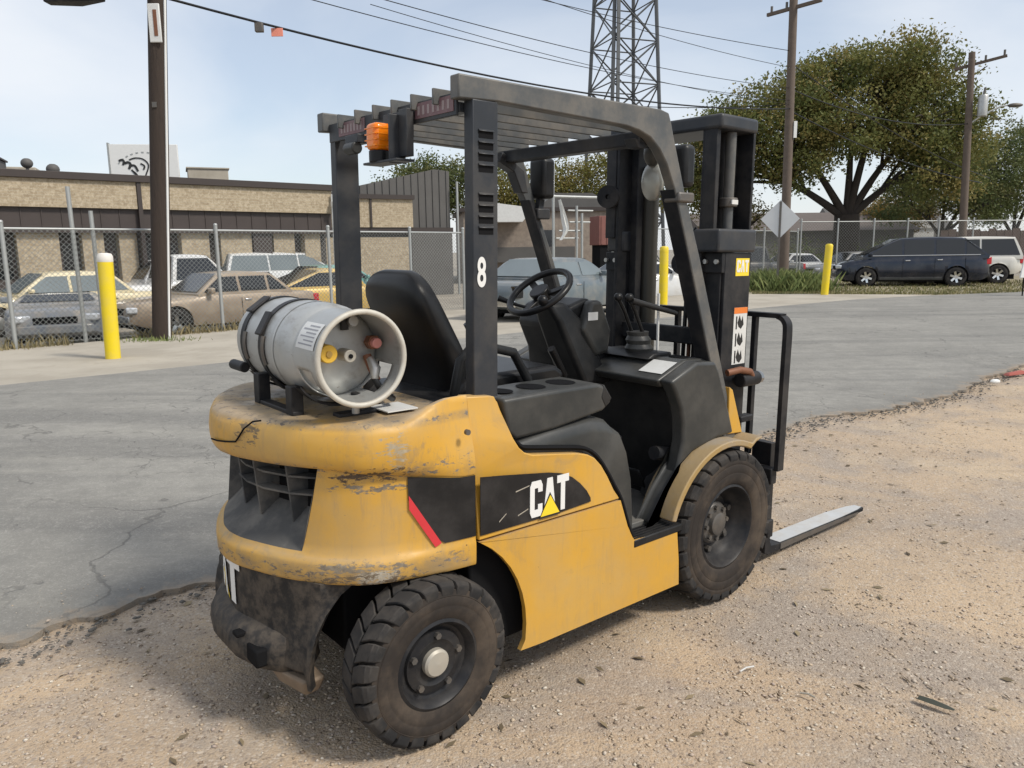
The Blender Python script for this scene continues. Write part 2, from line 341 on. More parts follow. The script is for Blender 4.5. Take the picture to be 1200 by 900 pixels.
def road_mat():
    m, nt, b, out = newmat('weathered_cracked_asphalt'); t = NT(nt)
    c = t.mix(t.ramp(t.noise(.5, 6, .6, dist=.4), .35, .65), (.225, .217, .197), (.295, .283, .255))
    along = t.mapping((.12, 1.3, 1), (0, 0, math.radians(-42)))
    c = t.mix(t.ramp(t.noise(1, 5, .6, vec=along), .48, .66, 0, .55), c, (.135, .132, .126))
    c = t.mix(t.ramp(t.noise(2.2, 7, .7, vec=along), .52, .72, 0, .5), c, (.34, .325, .285))
    g = t.vor(150, out='Color'); gs = nt.nodes.new('ShaderNodeSeparateColor'); t.L(g, gs.inputs[0])
    c = t.mix(t.ramp(gs.outputs[0], .5, 1, 0, .4), c, t.mix(gs.outputs[1], (.1, .1, .1), (.5, .48, .44)))
    wob = t.nt.nodes.new('ShaderNodeVectorMath'); wob.operation = 'ADD'
    ns = t.nt.nodes.new('ShaderNodeTexNoise'); ns.inputs['Scale'].default_value = 2.2; ns.inputs['Detail'].default_value = 6; t.L(t.tc.outputs['Object'], ns.inputs['Vector'])
    sc = t.nt.nodes.new('ShaderNodeVectorMath'); sc.operation = 'SCALE'; sc.inputs['Scale'].default_value = .75; t.L(ns.outputs['Color'], sc.inputs[0])
    t.L(t.tc.outputs['Object'], wob.inputs[0]); t.L(sc.outputs[0], wob.inputs[1])
    c = t.mix(t.ramp(t.noise(5, 9, .75), .35, .7, 0, .5), c, (.17, .165, .152)); c = t.mix(t.ramp(t.noise(23, 6, .75), .5, .75, 0, .45), c, (.40, .385, .35))
    crk = t.math('SUBTRACT', 1, t.ramp(t.vor(.5, 'DISTANCE_TO_EDGE', vec=wob.outputs[0]), .002, .007))
    crk2 = t.math('MULTIPLY', t.math('SUBTRACT', 1, t.ramp(t.vor(2.3, 'DISTANCE_TO_EDGE', vec=wob.outputs[0]), .004, .013)), t.ramp(t.noise(.45, 4), .52, .62))
    ck = t.math('MAXIMUM', t.math('MULTIPLY', crk, t.ramp(t.noise(.8, 3), .45, .55)), crk2)
    c = t.mix(t.math('MULTIPLY', ck, .48), c, (.09, .087, .083))
    ed = t.attr('edge'); nz = t.noise(7, 8, .7); spill = t.ramp(t.math('SUBTRACT', t.math('ADD', ed, t.math('MULTIPLY', nz, -.55)), 0), -.33, -.17, 1, 0); c = t.mix(t.math('MULTIPLY', spill, .85), c, t.mix(t.noise(40, 4), (.46, .36, .26), (.33, .26, .19)))
    worn = t.ramp(t.math('ADD', ed, t.math('MULTIPLY', t.noise(2.2, 6, .7), -.9)), -.45, .1, 1, 0); c = t.mix(t.math('MULTIPLY', worn, .35), c, (.13, .125, .115))
    t.L(c, b.inputs['Base Color']); b.inputs['Roughness'].default_value = .88; b.inputs['Specular IOR Level'].default_value = .25
    hh = t.math('ADD', t.math('MULTIPLY', t.vor(150), .5), t.math('SUBTRACT', t.noise(30, 5, .7), t.math('MULTIPLY', ck, 2.5)))
    t.bump(hh, .4, .008, b); return m
m_road = road_mat()
def conc_mat(name='sandy_old_concrete', a=(.42, .38, .315), bcol=(.33, .295, .24)):
    m, nt, b, out = newmat(name); t = NT(nt)
    c = t.mix(t.ramp(t.noise(.7, 7, .65), .35, .65), a, bcol)
    c = t.mix(t.ramp(t.noise(3, 7, .7), .55, .75, 0, .5), c, (.24, .2, .15))
    c = t.mix(t.ramp(t.noise(40, 4, .7), .6, .75, 0, .4), c, (.14, .12, .1))
    t.L(c, b.inputs['Base Color']); b.inputs['Roughness'].default_value = .92; t.bump(t.noise(50, 5), .3, .006, b); return m
m_conc = conc_mat(); m_lot = conc_mat('grey_lot_gravel', (.33, .295, .24), (.25, .22, .18))
def grass_mat(name, c0, c1):
    m, nt, b, out = newmat(name); t = NT(nt)
    t.L(t.mix(t.attr('tint'), c0, c1), b.inputs['Base Color']); b.inputs['Roughness'].default_value = .7; b.inputs['Specular IOR Level'].default_value = .2
    return m
def grid_sheet(name, mat, xs, ys, zf, kind='structure'):
    X, Y = np.meshgrid(xs, ys); Z = zf(X, Y); V = np.stack([X, Y, Z], -1).reshape(-1, 3)
    ny, nx = X.shape; i = np.arange(ny-1)[:, None]*nx+np.arange(nx-1)[None]; i = i.ravel()
    Fc = np.stack([i, i+1, i+nx+1, i+nx], 1); o = fast(name, V, Fc, mat, smooth=True); o['kind'] = kind; return o
# smooth value noise for relief
def vnoise(x, y, s, seed):
    r = np.random.default_rng(seed); T = r.random((64, 64)); x = x*s; y = y*s; xi = np.floor(x).astype(int); yi = np.floor(y).astype(int)
    fx = x-xi; fy = y-yi; fx = fx*fx*(3-2*fx); fy = fy*fy*(3-2*fy)
    g = lambda a, b: T[a % 64, b % 64]
    return (g(xi, yi)*(1-fx)+g(xi+1, yi)*fx)*(1-fy)+(g(xi, yi+1)*(1-fx)+g(xi+1, yi+1)*fx)*fy-.5
def relief(x, y):
    rr = np.hypot(x-9.3, y-.6); rut = sum(.016*np.exp(-((rr-q)/.13)**2)-.006*(np.exp(-((rr-q-.2)/.1)**2)+np.exp(-((rr-q+.2)/.1)**2)) for q in (4.6, 6.1)); rut = rut*np.clip(.6+1.5*vnoise(x, y, .5, 8), 0, 1)
    return -rut+.03*vnoise(x, y, .8, 1)+.016*vnoise(x, y, 3.1, 2)+.008*vnoise(x, y, 9, 3)
WHEELS = [(-.98, 2.96), (-.35, 2.2), (.876, 3.236), (.234, 4.0)]
def zdirt(x, y):
    r = relief(x, y)
    k = np.ones_like(x)
    for wx, wy in WHEELS: k *= np.clip((np.hypot(x-wx, y-wy)-.25)/.35, 0, 1)
    sr, nr = x*CE+y*SE, -x*SE+y*CE
    under = np.clip((nr-np.interp(sr, ES, EN)-.05)/.15, 0, 1)
    lip = np.exp(-((nr-np.interp(sr, ES, EN)+.12)/.14)**2)*.003
    return hv(x, y)+(r*k-lip)*(1-under)-.004-.05*under
CE, SE = math.cos(math.radians(42)), math.sin(math.radians(42))
def sn(p): return (p[0]*CE+p[1]*SE, -p[0]*SE+p[1]*CE)
def unsn(s, n): return (s*CE-n*SE, s*SE+n*CE)
ES, EN = zip(*[sn(p) for p in EDGE]); FS, FN = zip(*[sn(p) for p in FAR])
grid_sheet('dirt_ground', m_dirt, np.arange(-7, 10.01, .055), np.arange(-1.5, 10.5, .055), zdirt)
def outer_dirt():
    ss = np.arange(-22, 46, .5); V = []; dn = [-.15, .3, .8, 1.6, 3, 5, 8, 12, 18, 26, 36]
    for d in dn:
        n = np.interp(ss, ES, EN)-d; x = ss*CE-n*SE; y = ss*SE+n*CE; fine = (x > -6.9) & (x < 9.9) & (y > -1.4) & (y < 10.4)
        V.append(np.stack([x, y, hv(x, y)+np.where(fine, -.07, -.012+.02*vnoise(x, y, .7, 55))-.06*(d < 0)], -1))
    nx = len(ss); i = (np.arange(len(dn)-1)[:, None]*nx+np.arange(nx-1)[None]).ravel()
    o = fast('outer_dirt', np.array(V).reshape(-1, 3), np.stack([i, i+1, i+nx+1, i+nx], 1), m_dirt, smooth=True); o['kind'] = 'structure'
outer_dirt()
def road():
    ss = np.concatenate([np.arange(-9.5, -3, .3), np.arange(-3, 14, .035), np.arange(14, 41, .5)])
    e = np.interp(ss, ES, EN)+.10*vnoise(ss, ss*0+3, 2.1, 5)+.08*vnoise(ss, ss*0+9, 7, 6)+.05*vnoise(ss, ss*0+1, 17, 7)
    f = np.interp(ss, FS, FN)
    ts = np.array([0, 0, .004, .012, .03, .06, .1, .15, .2, .3, .4, .5, .6, .7, .8, .9, 1])
    V = []
    for k, t in enumerate(ts):
        n = e+(f-e)*t; x = ss*CE-n*SE; y = ss*SE+n*CE
        z = hv(x, y)+.014+.012*min(1, t/.05)+.014*vnoise(x, y, .9, 21)*min(1, t/.03)*(1-t)
        if k == 0: z = hv(x, y)-.05
        if k == 1: z = z+.012*vnoise(x, y, 9, 4)
        V.append(np.stack([x, y, z], -1))
    ny, nx = len(ts), len(ss); V = np.array(V).reshape(-1, 3)
    i = (np.arange(ny-1)[:, None]*nx+np.arange(nx-1)[None]).ravel()
    edge_d = np.concatenate([(f-e)*t for t in ts])
    o = fast('road', V, np.stack([i, i+1, i+nx+1, i+nx], 1), m_road, smooth=True); o['kind'] = 'structure'
    at_ = o.data.attributes.new('edge', 'FLOAT', 'POINT'); at_.data.foreach_set('value', edge_d.astype(np.float32))
    o.data.set_sharp_from_angle(angle=math.radians(40))
road()
# wide ground out to the horizon, the sandy concrete apron across the road, the grass verge and the gravel lots
def ngon_sheet(name, pts, z, mat):
    o = MB().add([(x, y, z+h(x, y)) for x, y in pts], [tuple(range(len(pts)))]).build(name, mat, smooth=0)
    # subdivide so that the sheet follows the ground
    bm = bmesh.new(); bm.from_mesh(o.data)
    bmesh.ops.triangulate(bm, faces=bm.faces)
    for _ in range(5):
        ed = [e for e in bm.edges if e.calc_length() > 1.2]
        if not ed: break
        bmesh.ops.subdivide_edges(bm, edges=ed, cuts=1); bmesh.ops.triangulate(bm, faces=bm.faces)
    for v in bm.verts: v.co.z = z+h(v.co.x, v.co.y)
    bmesh.ops.recalc_face_normals(bm, faces=bm.faces)
    bm.to_mesh(o.data); bm.free(); o['kind'] = 'structure'; return o
MB().add([(-900, -900, -.3), (900, -900, -.3), (900, 900, -.3), (-900, 900, -.3)], [(0, 1, 2, 3)]).build('ground', m_lot, smooth=0)['kind'] = 'structure'
FU = Vector((.6915, .7224)); FN_ = Vector((-.7224, .6915)); F0 = Vector((-8.1, 12.98))
def fpt(t, n=0): p = F0+FU*t+FN_*n; return (p.x, p.y)
farlip = [(x+.25*SE, y-.25*CE) for x, y in FAR if x < 6.5]
ngon_sheet('concrete_apron', farlip+[(7.9, 20.4), (10.2, 21.9), (12.3, 22.7), (13.0, 23.7), (9.5, 24.9), (7.8, 25.2), fpt(19.5, -.6), fpt(10, .1), fpt(0, .1), fpt(-12, .1)], .018, m_conc)
ngon_sheet('grass_verge', [(9.5, 24.7), (13.0, 23.5), (15.7, 23.9), (19, 25.7), (30, 31.3), (34, 37), (13.6, 37), fpt(28, .2), fpt(19.3, -.4), (7.8, 25.0)], .010, conc_mat('dry_grass_soil', (.25, .22, .14), (.30, .255, .185)))
ngon_sheet('fenced_lot', [fpt(-14, 0), fpt(30, 0), (14, 37), (34, 37), (60, 60), (30, 75), (-30, 60), (-40, 25)], -.22, m_lot)
def stones(name, n, region, smin, smax, mat, seed):
    r = np.random.default_rng(seed); pts = []
    x0, x1, y0, y1 = region; out = np.zeros((0, 2))
    while len(out) < n:
        x = r.uniform(x0, x1, n*2); y = r.uniform(y0, y1, n*2); d = np.hypot(x, y)
        s_, n_ = x*CE+y*SE, -x*SE+y*CE; en = np.interp(s_, ES, EN)
        clump = vnoise(x, y, 1.7, 31)+.8*vnoise(x, y, 5, 32)+.5
        on = n_ < en+.03
        spill = (~on) & (n_ < en+.5) & (r.random(len(x)) < .12)
        keep = (on | spill) & (r.random(len(x)) < np.clip(2.6/np.maximum(d, .8), 0, 1)**1.5*np.clip(clump*1.7-.35, .04, 1)) & (np.abs(x) < .80*y+1.2)
        out = np.concatenate([out, np.stack([x[keep], y[keep]], 1)])
    out = out[:n]; x, y = out.T
    s_, n_ = x*CE+y*SE, -x*SE+y*CE; onroad = n_ > np.interp(s_, ES, EN)+.02
    z = np.where(onroad, hv(x, y)+.026, zdirt(x, y)); sz = smin*(smax/smin)**(r.random(n)**3.4)
    base = np.array([(1, 0, 0), (.3, .95, .1), (-.8, .6, 0), (-.9, -.5, .05), (.2, -1, 0), (0.1, .05, .75), (-.1, 0, -.6)], float)
    tri = np.array([(0, 1, 5), (1, 2, 5), (2, 3, 5), (3, 4, 5), (4, 0, 5), (1, 0, 6), (2, 1, 6), (3, 2, 6), (4, 3, 6), (0, 4, 6)])
    a = r.uniform(0, 2*PI, n); c, q = np.cos(a)[:, None], np.sin(a)[:, None]
    j = base[None]*(1+.35*(r.random((n, 7, 3))-.5)); sx = r.uniform(.7, 1.25, (n, 1)); sy = r.uniform(.6, 1, (n, 1)); szz = r.uniform(.45, .9, (n, 1))
    X = j[:, :, 0]*sx; Y = j[:, :, 1]*sy; Zl = j[:, :, 2]*szz
    V = np.stack([(X*c-Y*q)*sz[:, None]+x[:, None], (X*q+Y*c)*sz[:, None]+y[:, None], Zl*sz[:, None]+(z+sz*.18)[:, None]], -1).reshape(-1, 3)
    Fc = (np.arange(n)[:, None, None]*7+tri[None]).reshape(-1, 3)
    o = fast(name, V, Fc, mat, tint=np.repeat(r.random(n), 10)); o['kind'] = 'stuff'; return o
def stone_mat():
    m, nt, b, out = newmat('mixed_gravel'); t = NT(nt); a = t.attr('tint')
    rp = nt.nodes.new('ShaderNodeValToRGB'); rp.color_ramp.interpolation = 'LINEAR'
    es = rp.color_ramp.elements; es[0].position = 0; es[0].color = (.22, .165, .12, 1); es[1].position = 1; es[1].color = (.60, .54, .45, 1)
    for p_, c_ in ((.3, (.45, .36, .26, 1)), (.55, (.50, .40, .29, 1)), (.72, (.40, .32, .27, 1)), (.9, (.54, .47, .38, 1))):
        e = es.new(p_); e.color = c_
    t.L(a, rp.inputs[0]); t.L(rp.outputs[0], b.inputs['Base Color']); b.inputs['Roughness'].default_value = .9; return m
m_stone = stone_mat()
stones('gravel', 70000, (-3.5, 8, 1.0, 9.5), .0014, .0105, m_stone, 3)

def litter(n, seed):
    r = np.random.default_rng(seed); x = r.uniform(-2, 7, n*3); y = r.uniform(1.2, 8.5, n*3); s_, n_ = x*CE+y*SE, -x*SE+y*CE
    ok = (n_ < np.interp(s_, ES, EN)-.05) & (np.abs(x) < .8*y+.6); x, y = x[ok][:n], y[ok][:n]; n = len(x); a = r.uniform(0, 2*PI, n); l = r.uniform(.008, .03, n); w = l*r.uniform(.12, .5, n); z = zdirt(x, y)+.004
    dx, dy = np.cos(a)*l, np.sin(a)*l; ex, ey = -np.sin(a)*w, np.cos(a)*w; k = r.uniform(.002, .009, n)
    V = np.stack([np.stack([x-dx, y-dy, z], -1), np.stack([x+ex, y+ey, z+k], -1), np.stack([x+dx, y+dy, z+k*.4], -1), np.stack([x-ex, y-ey, z+.001], -1)], 1).reshape(-1, 3)
    o = fast('leaf_litter', V, np.arange(n*4).reshape(n, 4), grass_mat('dry_leaf_bits', (.075, .055, .035), (.30, .24, .15)), tint=r.random(n)); o['kind'] = 'stuff'
litter(420, 9)
def crumbs(n, seed):
    r = np.random.default_rng(seed); s_ = r.uniform(-2.2, 11.5, n); n_ = np.interp(s_, ES, EN)+r.normal(size=n)*.09-.07; x = s_*CE-n_*SE; y = s_*SE+n_*CE
    sz = .004*4.5**(r.random(n)**2.2); base = np.array([(1, 0, 0), (.3, .95, .1), (-.8, .6, 0), (-.9, -.5, .05), (.2, -1, 0), (0.1, .05, .7), (-.1, 0, -.6)], float)
    tri = np.array([(0, 1, 5), (1, 2, 5), (2, 3, 5), (3, 4, 5), (4, 0, 5), (1, 0, 6), (2, 1, 6), (3, 2, 6), (4, 3, 6), (0, 4, 6)])
    a = r.uniform(0, 2*PI, n); c, q = np.cos(a)[:, None], np.sin(a)[:, None]; j = base[None]*(1+.5*(r.random((n, 7, 3))-.5))
    V = np.stack([(j[:, :, 0]*c-j[:, :, 1]*q)*sz[:, None]+x[:, None], (j[:, :, 0]*q+j[:, :, 1]*c)*sz[:, None]+y[:, None], j[:, :, 2]*sz[:, None]*.8+(zdirt(x, y)+sz*.2+.012)[:, None]], -1).reshape(-1, 3)
    o = fast('asphalt_crumbs', V, (np.arange(n)[:, None, None]*7+tri[None]).reshape(-1, 3), M('broken_asphalt', (.13, .12, .105), .9, 0, .4, 30)); o['kind'] = 'stuff'
crumbs(4200, 4)

# ================================================================== FORKLIFT
FL = thing('forklift', 'worn yellow forklift with a black mast and cage, parked on the dirt', 'forklift')
FL.matrix_world = Matrix(((.766, -.642, .017, -.672), (.642, .766, 0, 2.591), (-.013, .011, 1, .011), (0, 0, 0, 1)))
_yaw = math.atan2(.642, .766); _c, _s = math.cos(_yaw), math.sin(_yaw)
_z = Vector((.017, 0, 1)).normalized(); _x = Vector((_c, _s, 0)); _x = (_x-_z*_x.dot(_z)).normalized(); _y = _z.cross(_x)
FL.matrix_world = Matrix(((_x.x, _y.x, _z.x, -.672), (_x.y, _y.y, _z.y, 2.591), (_x.z, _y.z, _z.z, .011), (0, 0, 0, 1)))

# --- plan curve of the counterweight (right half, from the seam to the tail), mirrored
PLAN = [(.245, -.548), (.16, -.540), (.08, -.528), (0, -.512), (-.06, -.494), (-.115, -.468), (-.165, -.425), (-.21, -.375), (-.25, -.315), (-.29, -.24), (-.33, -.14), (-.352, -.07), (-.36, 0)]
half = cspline(PLAN, 4)
PL = [(p.x, p.y) for p in half]; PL = PL+[(x, -y) for x, y in PL[-2::-1]]
def pl_norm(i):
    a = Vector(PL[max(i-1, 0)]); b = Vector(PL[min(i+1, len(PL)-1)]); d = (b-a).normalized(); return Vector((d.y, -d.x)) * -1
def offs(i, k):
    n = pl_norm(i); p = Vector(PL[i]); q = p-n*k if False else p+n*(-k); return q
# make sure normal points outward
if pl_norm(0).y > 0:
    _pn = pl_norm
    def pl_norm(i): return -_pn(i)
def ring_pt(i, inset, z): p = Vector(PL[i])-pl_norm(i)*inset; return (p.x, p.y, z)
NP = len(PL)
def zb(x): return interp(x, [-.2, .2], [.90, .842])
def sst(a, b, x): t = min(1, max(0, (x-a)/(b-a))); return t*t*(3-2*t)
def zt(x): return 1.035+.052*sst(-.03, .17, x)
def lip():
    b = MB(); rows = []
    prof = [(.05, lambda x: zb(x)+.012), (.014, lambda x: zb(x)-.001), (.004, lambda x: zb(x)+.005), (-.005, lambda x: lerp(zb(x), zt(x), .16)), (-.009, lambda x: lerp(zb(x), zt(x), .32)), (-.010, lambda x: lerp(zb(x), zt(x), .55)), (-.006, lambda x: lerp(zb(x), zt(x), .78)), (.003, lambda x: lerp(zb(x), zt(x), .92)), (.017, lambda x: zt(x)-.003), (.04, zt), (.085, lambda x: zt(x)-.03*sst(-.03, .17, x)), (.125, lambda x: 1.035)]
    for ins, zf in prof:
        r = []
        for i in range(NP):
            x0 = PL[i][0]; bulge = (ins*(1-.8*sst(0, .22, x0))+.05*sst(.02, .245, x0)*sst(.85, 1.07, zf(x0))) if ins < .06 else max(ins, .05*sst(.02, .245, x0)+.03)
            p = ring_pt(i, bulge, 0); r.append((p[0], p[1], zf(x0)))
        rows.append(r)
    b.loft(rows, cap=False, closed=False)
    o = len(b.v)-NP; b.f.append(tuple(range(o, o+NP)))
    n = len(rows)
    b.f.append(tuple(k*NP for k in range(n))); b.f.append(tuple(k*NP+NP-1 for k in range(n))[::-1])
    return b.build('counterweight_top', m_yel, FL, smooth=50)
lip()
MB().tube([(-.375, .02, .9445), (-.373, -.026, .9472), (-.3635, -.07, .951), (-.3512, -.122, .9585), (-.346, -.13, .97), (-.3375, -.160, 1.0036), (-.322, -.195, 1.03), (-.305, -.215, 1.034)], .0028, 5).build('cover_seam', m_dark, FL)
OPEN = [i for i in range(NP) if abs(PL[i][1]) < .345 and PL[i][0] < -.05]
def waist():
    prof = [(.030, None), (.026, .80), (.024, .72), (.021, .66), (.016, .634), (.006, .622), (-.004, .615), (-.009, .604), (-.007, .556), (-.002, .546), (.012, .540), (.1, .538)]
    b = MB(); rows = []
    lo, hi = OPEN[0], OPEN[-1]
    def frac(q, ins, z):
        i = int(math.floor(q)); i = max(0, min(NP-2, i)); k = q-i
        f = lambda j: Vector(ring_pt(j, ins*(1-.8*sst(-.12, .2, PL[j][0])) if ins < .06 else ins, zb(PL[j][0])+.006 if z is None else z))
        return tuple(f(i).lerp(f(i+1), k))
    for ins, z in prof:
        zz = .89 if z is None else z; sh = interp(zz, [.60, .634, .89], [0, -1.0, 2.4]); r = []
        for i in range(NP):
            d = -sh*max(0, 1-abs(i-lo)/5)+sh*max(0, 1-abs(i-hi)/5); r.append(frac(i+d, ins, z))
        rows.append(r)
    vs = [p for r in rows for p in r]; fs = []
    for k in range(len(rows)-1):
        for i in range(NP-1):
            if k < 4 and lo <= i < hi: continue
            fs.append((k*NP+i, k*NP+i+1, (k+1)*NP+i+1, (k+1)*NP+i))
    b.add(vs, fs); o = b.build('counterweight', m_yel, FL, smooth=50)
    # deep dusty grille pocket
    g = MB(); top, bot = rows[0], rows[4]
    N_ = hi-lo+1
    outer_b = [bot[i] for i in range(lo, hi+1)]; outer_t = [top[i] for i in range(lo, hi+1)]
    in_b = [(p[0]*.62+.01, p[1]*.93, .735) for p in outer_b]; in_t = [(p[0]*.62+.01, p[1]*.93, .885) for p in outer_t]
    mid_b = [(lerp(a[0], c[0], .38), lerp(a[1], c[1], .38), .668) for a, c in zip(outer_b, in_b)]
    g.loft([outer_b, mid_b, in_b], cap=False, closed=False); gd = MB(); gd.loft([in_b, in_t, outer_t], cap=False, closed=False)
    for e in (0, N_-1):
        g.add([outer_b[e], mid_b[e], in_b[e], in_t[e], outer_t[e]], [(0, 1, 2, 3, 4)])
    gp = g.build('rear_grille', m_grille, FL, smooth=40); gd.build('dark_recess', m_dark, gp, smooth=40)
    for y in (-.20, -.06, .08, .22):
        xo = interp(abs(y), [0, .14, .24, .345], [-.305, -.283, -.225, -.155])
        f = MB(); f.xz([(xo+.035, .69), (xo+.12, .735), (xo+.12, .90), (xo+.015, .90)], y-.005, y+.005)
        f.build('fin', m_grille, gp, bevel=.002)
    for z in (.79, .845):
        MB().bar([(interp(abs(y), [0, .14, .24, .31], [-.255, -.238, -.18, -.12]), y, z) for y in (-.305, -.2, -.1, 0, .1, .2, .305)], .045, .006).build('bar', m_grille, gp)
m_grille = M('dusty_grey_grille', (.06, .062, .065), .75, 0, .25, 8, ((.26, .24, .21), .5, 7), (50, .2, .006))
waist()
# --- black lower counterweight with the wheel arch cut away
def xrear(y):
    y = abs(y); return interp(y, [0, .07, .14, .20, .26, .32, .37, .41, .46], [-.338, -.332, -.316, -.300, -.276, -.250, -.226, -.205, -.18])
def lower_cw():
    zs = [.548, .50, .45, .40, .35, .30, .265, .235, .222]
    b = MB(); rows = []
    for z in zs:
        xe = .05-math.sqrt(max(0, .295**2-(z-.27)**2)) if abs(z-.27) < .29 else -.05
        lo = 1-sst(.24, .46, z); k = .035*(1-sst(.222, .27, z))
        hf = [(xe+.10, -.20), (xe+.012, -.30), (xe, -.375), (xe-.028, -.40)]
        for y in (.385, .35, .31, .27, .21, .14, .07, 0):
            x = xrear(y)-.035*lo*sst(.1, .35, y)+k; hf.append((min(x, xe-.032) if y > .36 else x, -y))
        rows.append([(x, y, z) for x, y in hf]+[(x, -y, z) for x, y in hf[-2::-1]])
    b.loft(rows, cap=True, closed=True)
    o = b.build('counterweight_base', m_blackiron, FL, smooth=40)
    # towing pocket: a broad low swelling with a slot and a pin hole
    t = MB(); rows = []
    for dx, z in ((-.0, .365), (-.035, .345), (-.055, .31), (-.06, .27), (-.045, .24), (0, .225)):
        rows.append([(xrear(y)+dx*f+.012*(1-f), y, z) for y, f in ((-.30, 0), (-.26, .75), (-.20, 1), (-.08, 1), (.08, 1), (.2, 1), (.26, .75), (.3, 0))])
    t.loft(rows, cap=False, closed=False)
    tw = t.build('tow_hitch', m_blackiron, FL, smooth=50)
    MB().box(xrear(.18)-.064, xrear(.18)-.02, -.235, -.155, .258, .318).build('slot', m_dark, tw, bevel=.008)
    MB().box(xrear(.1)-.062, xrear(.1)-.03, -.13, -.09, .325, .34).build('pin_hole', m_dark, tw, bevel=.004)
    # rust scrape lump under the corner
    MB().loft([[(-.275, -.37, .24), (-.2, -.37, .24), (-.2, -.2, .24), (-.32, -.2, .24)], [(-.262, -.345, .178), (-.21, -.34, .18), (-.2, -.22, .185), (-.295, -.22, .185)]]).build('corner_foot', M('rust_scraped_iron', (.2, .15, .105), .8, 0, .4, 18), FL, bevel=.012)
lower_cw()
LET = {'C': [(1, .68), (1, .86), (.86, 1), (.14, 1), (0, .86), (0, .14), (.14, 0), (.86, 0), (1, .14), (1, .34), (.64, .34), (.64, .2), (.36, .2), (.36, .8), (.64, .8), (.64, .68)],
       'A': [(0, 0), (.28, 1), (.72, 1), (1, 0), (.68, 0), (.62, .2), (.5, .62), (.38, .2), (.32, 0)],
       'T': [(.32, 0), (.68, 0), (.68, .79), (1, .79), (1, 1), (0, 1), (0, .79), (.32, .79)]}
def letters(parent, fn, s0, w, gap, hgt, tri=True, mat=None, thick=.002):
    """fn(s, z, out) -> point; letters run along s"""
    k = 0
    for ch in 'CAT':
        s = s0+k*(w+gap); b = MB()
        b.prism([(s+a*w, c*hgt) for a, c in LET[ch]], lambda a, c, o: fn(a, c, o), 0, thick); b.build('letter', mat or m_white, parent, smooth=0); k += 1
    if tri:
        s = s0+(w+gap); d = w*.28
        MB().prism([(s-d-.006, -.012), (s+w/2, hgt*.60), (s+w+d+.006, -.012)], fn, thick+.0005, thick+.0012).build('outline', m_black, parent, smooth=0)
        MB().prism([(s-d, -.004), (s+w/2, hgt*.52), (s+w+d, -.004)], fn, thick+.0018, thick+.0026).build('triangle', m_yelprint, parent, smooth=0)
lg = MB().box(-.30, -.29, -.02, .02, .45, .47).build('rear_logo', m_black, FL)
letters(lg, lambda s, z, o: (xrear(s)-.004-o*.5, -s, .385+z), -.315, .115, .010, .158)
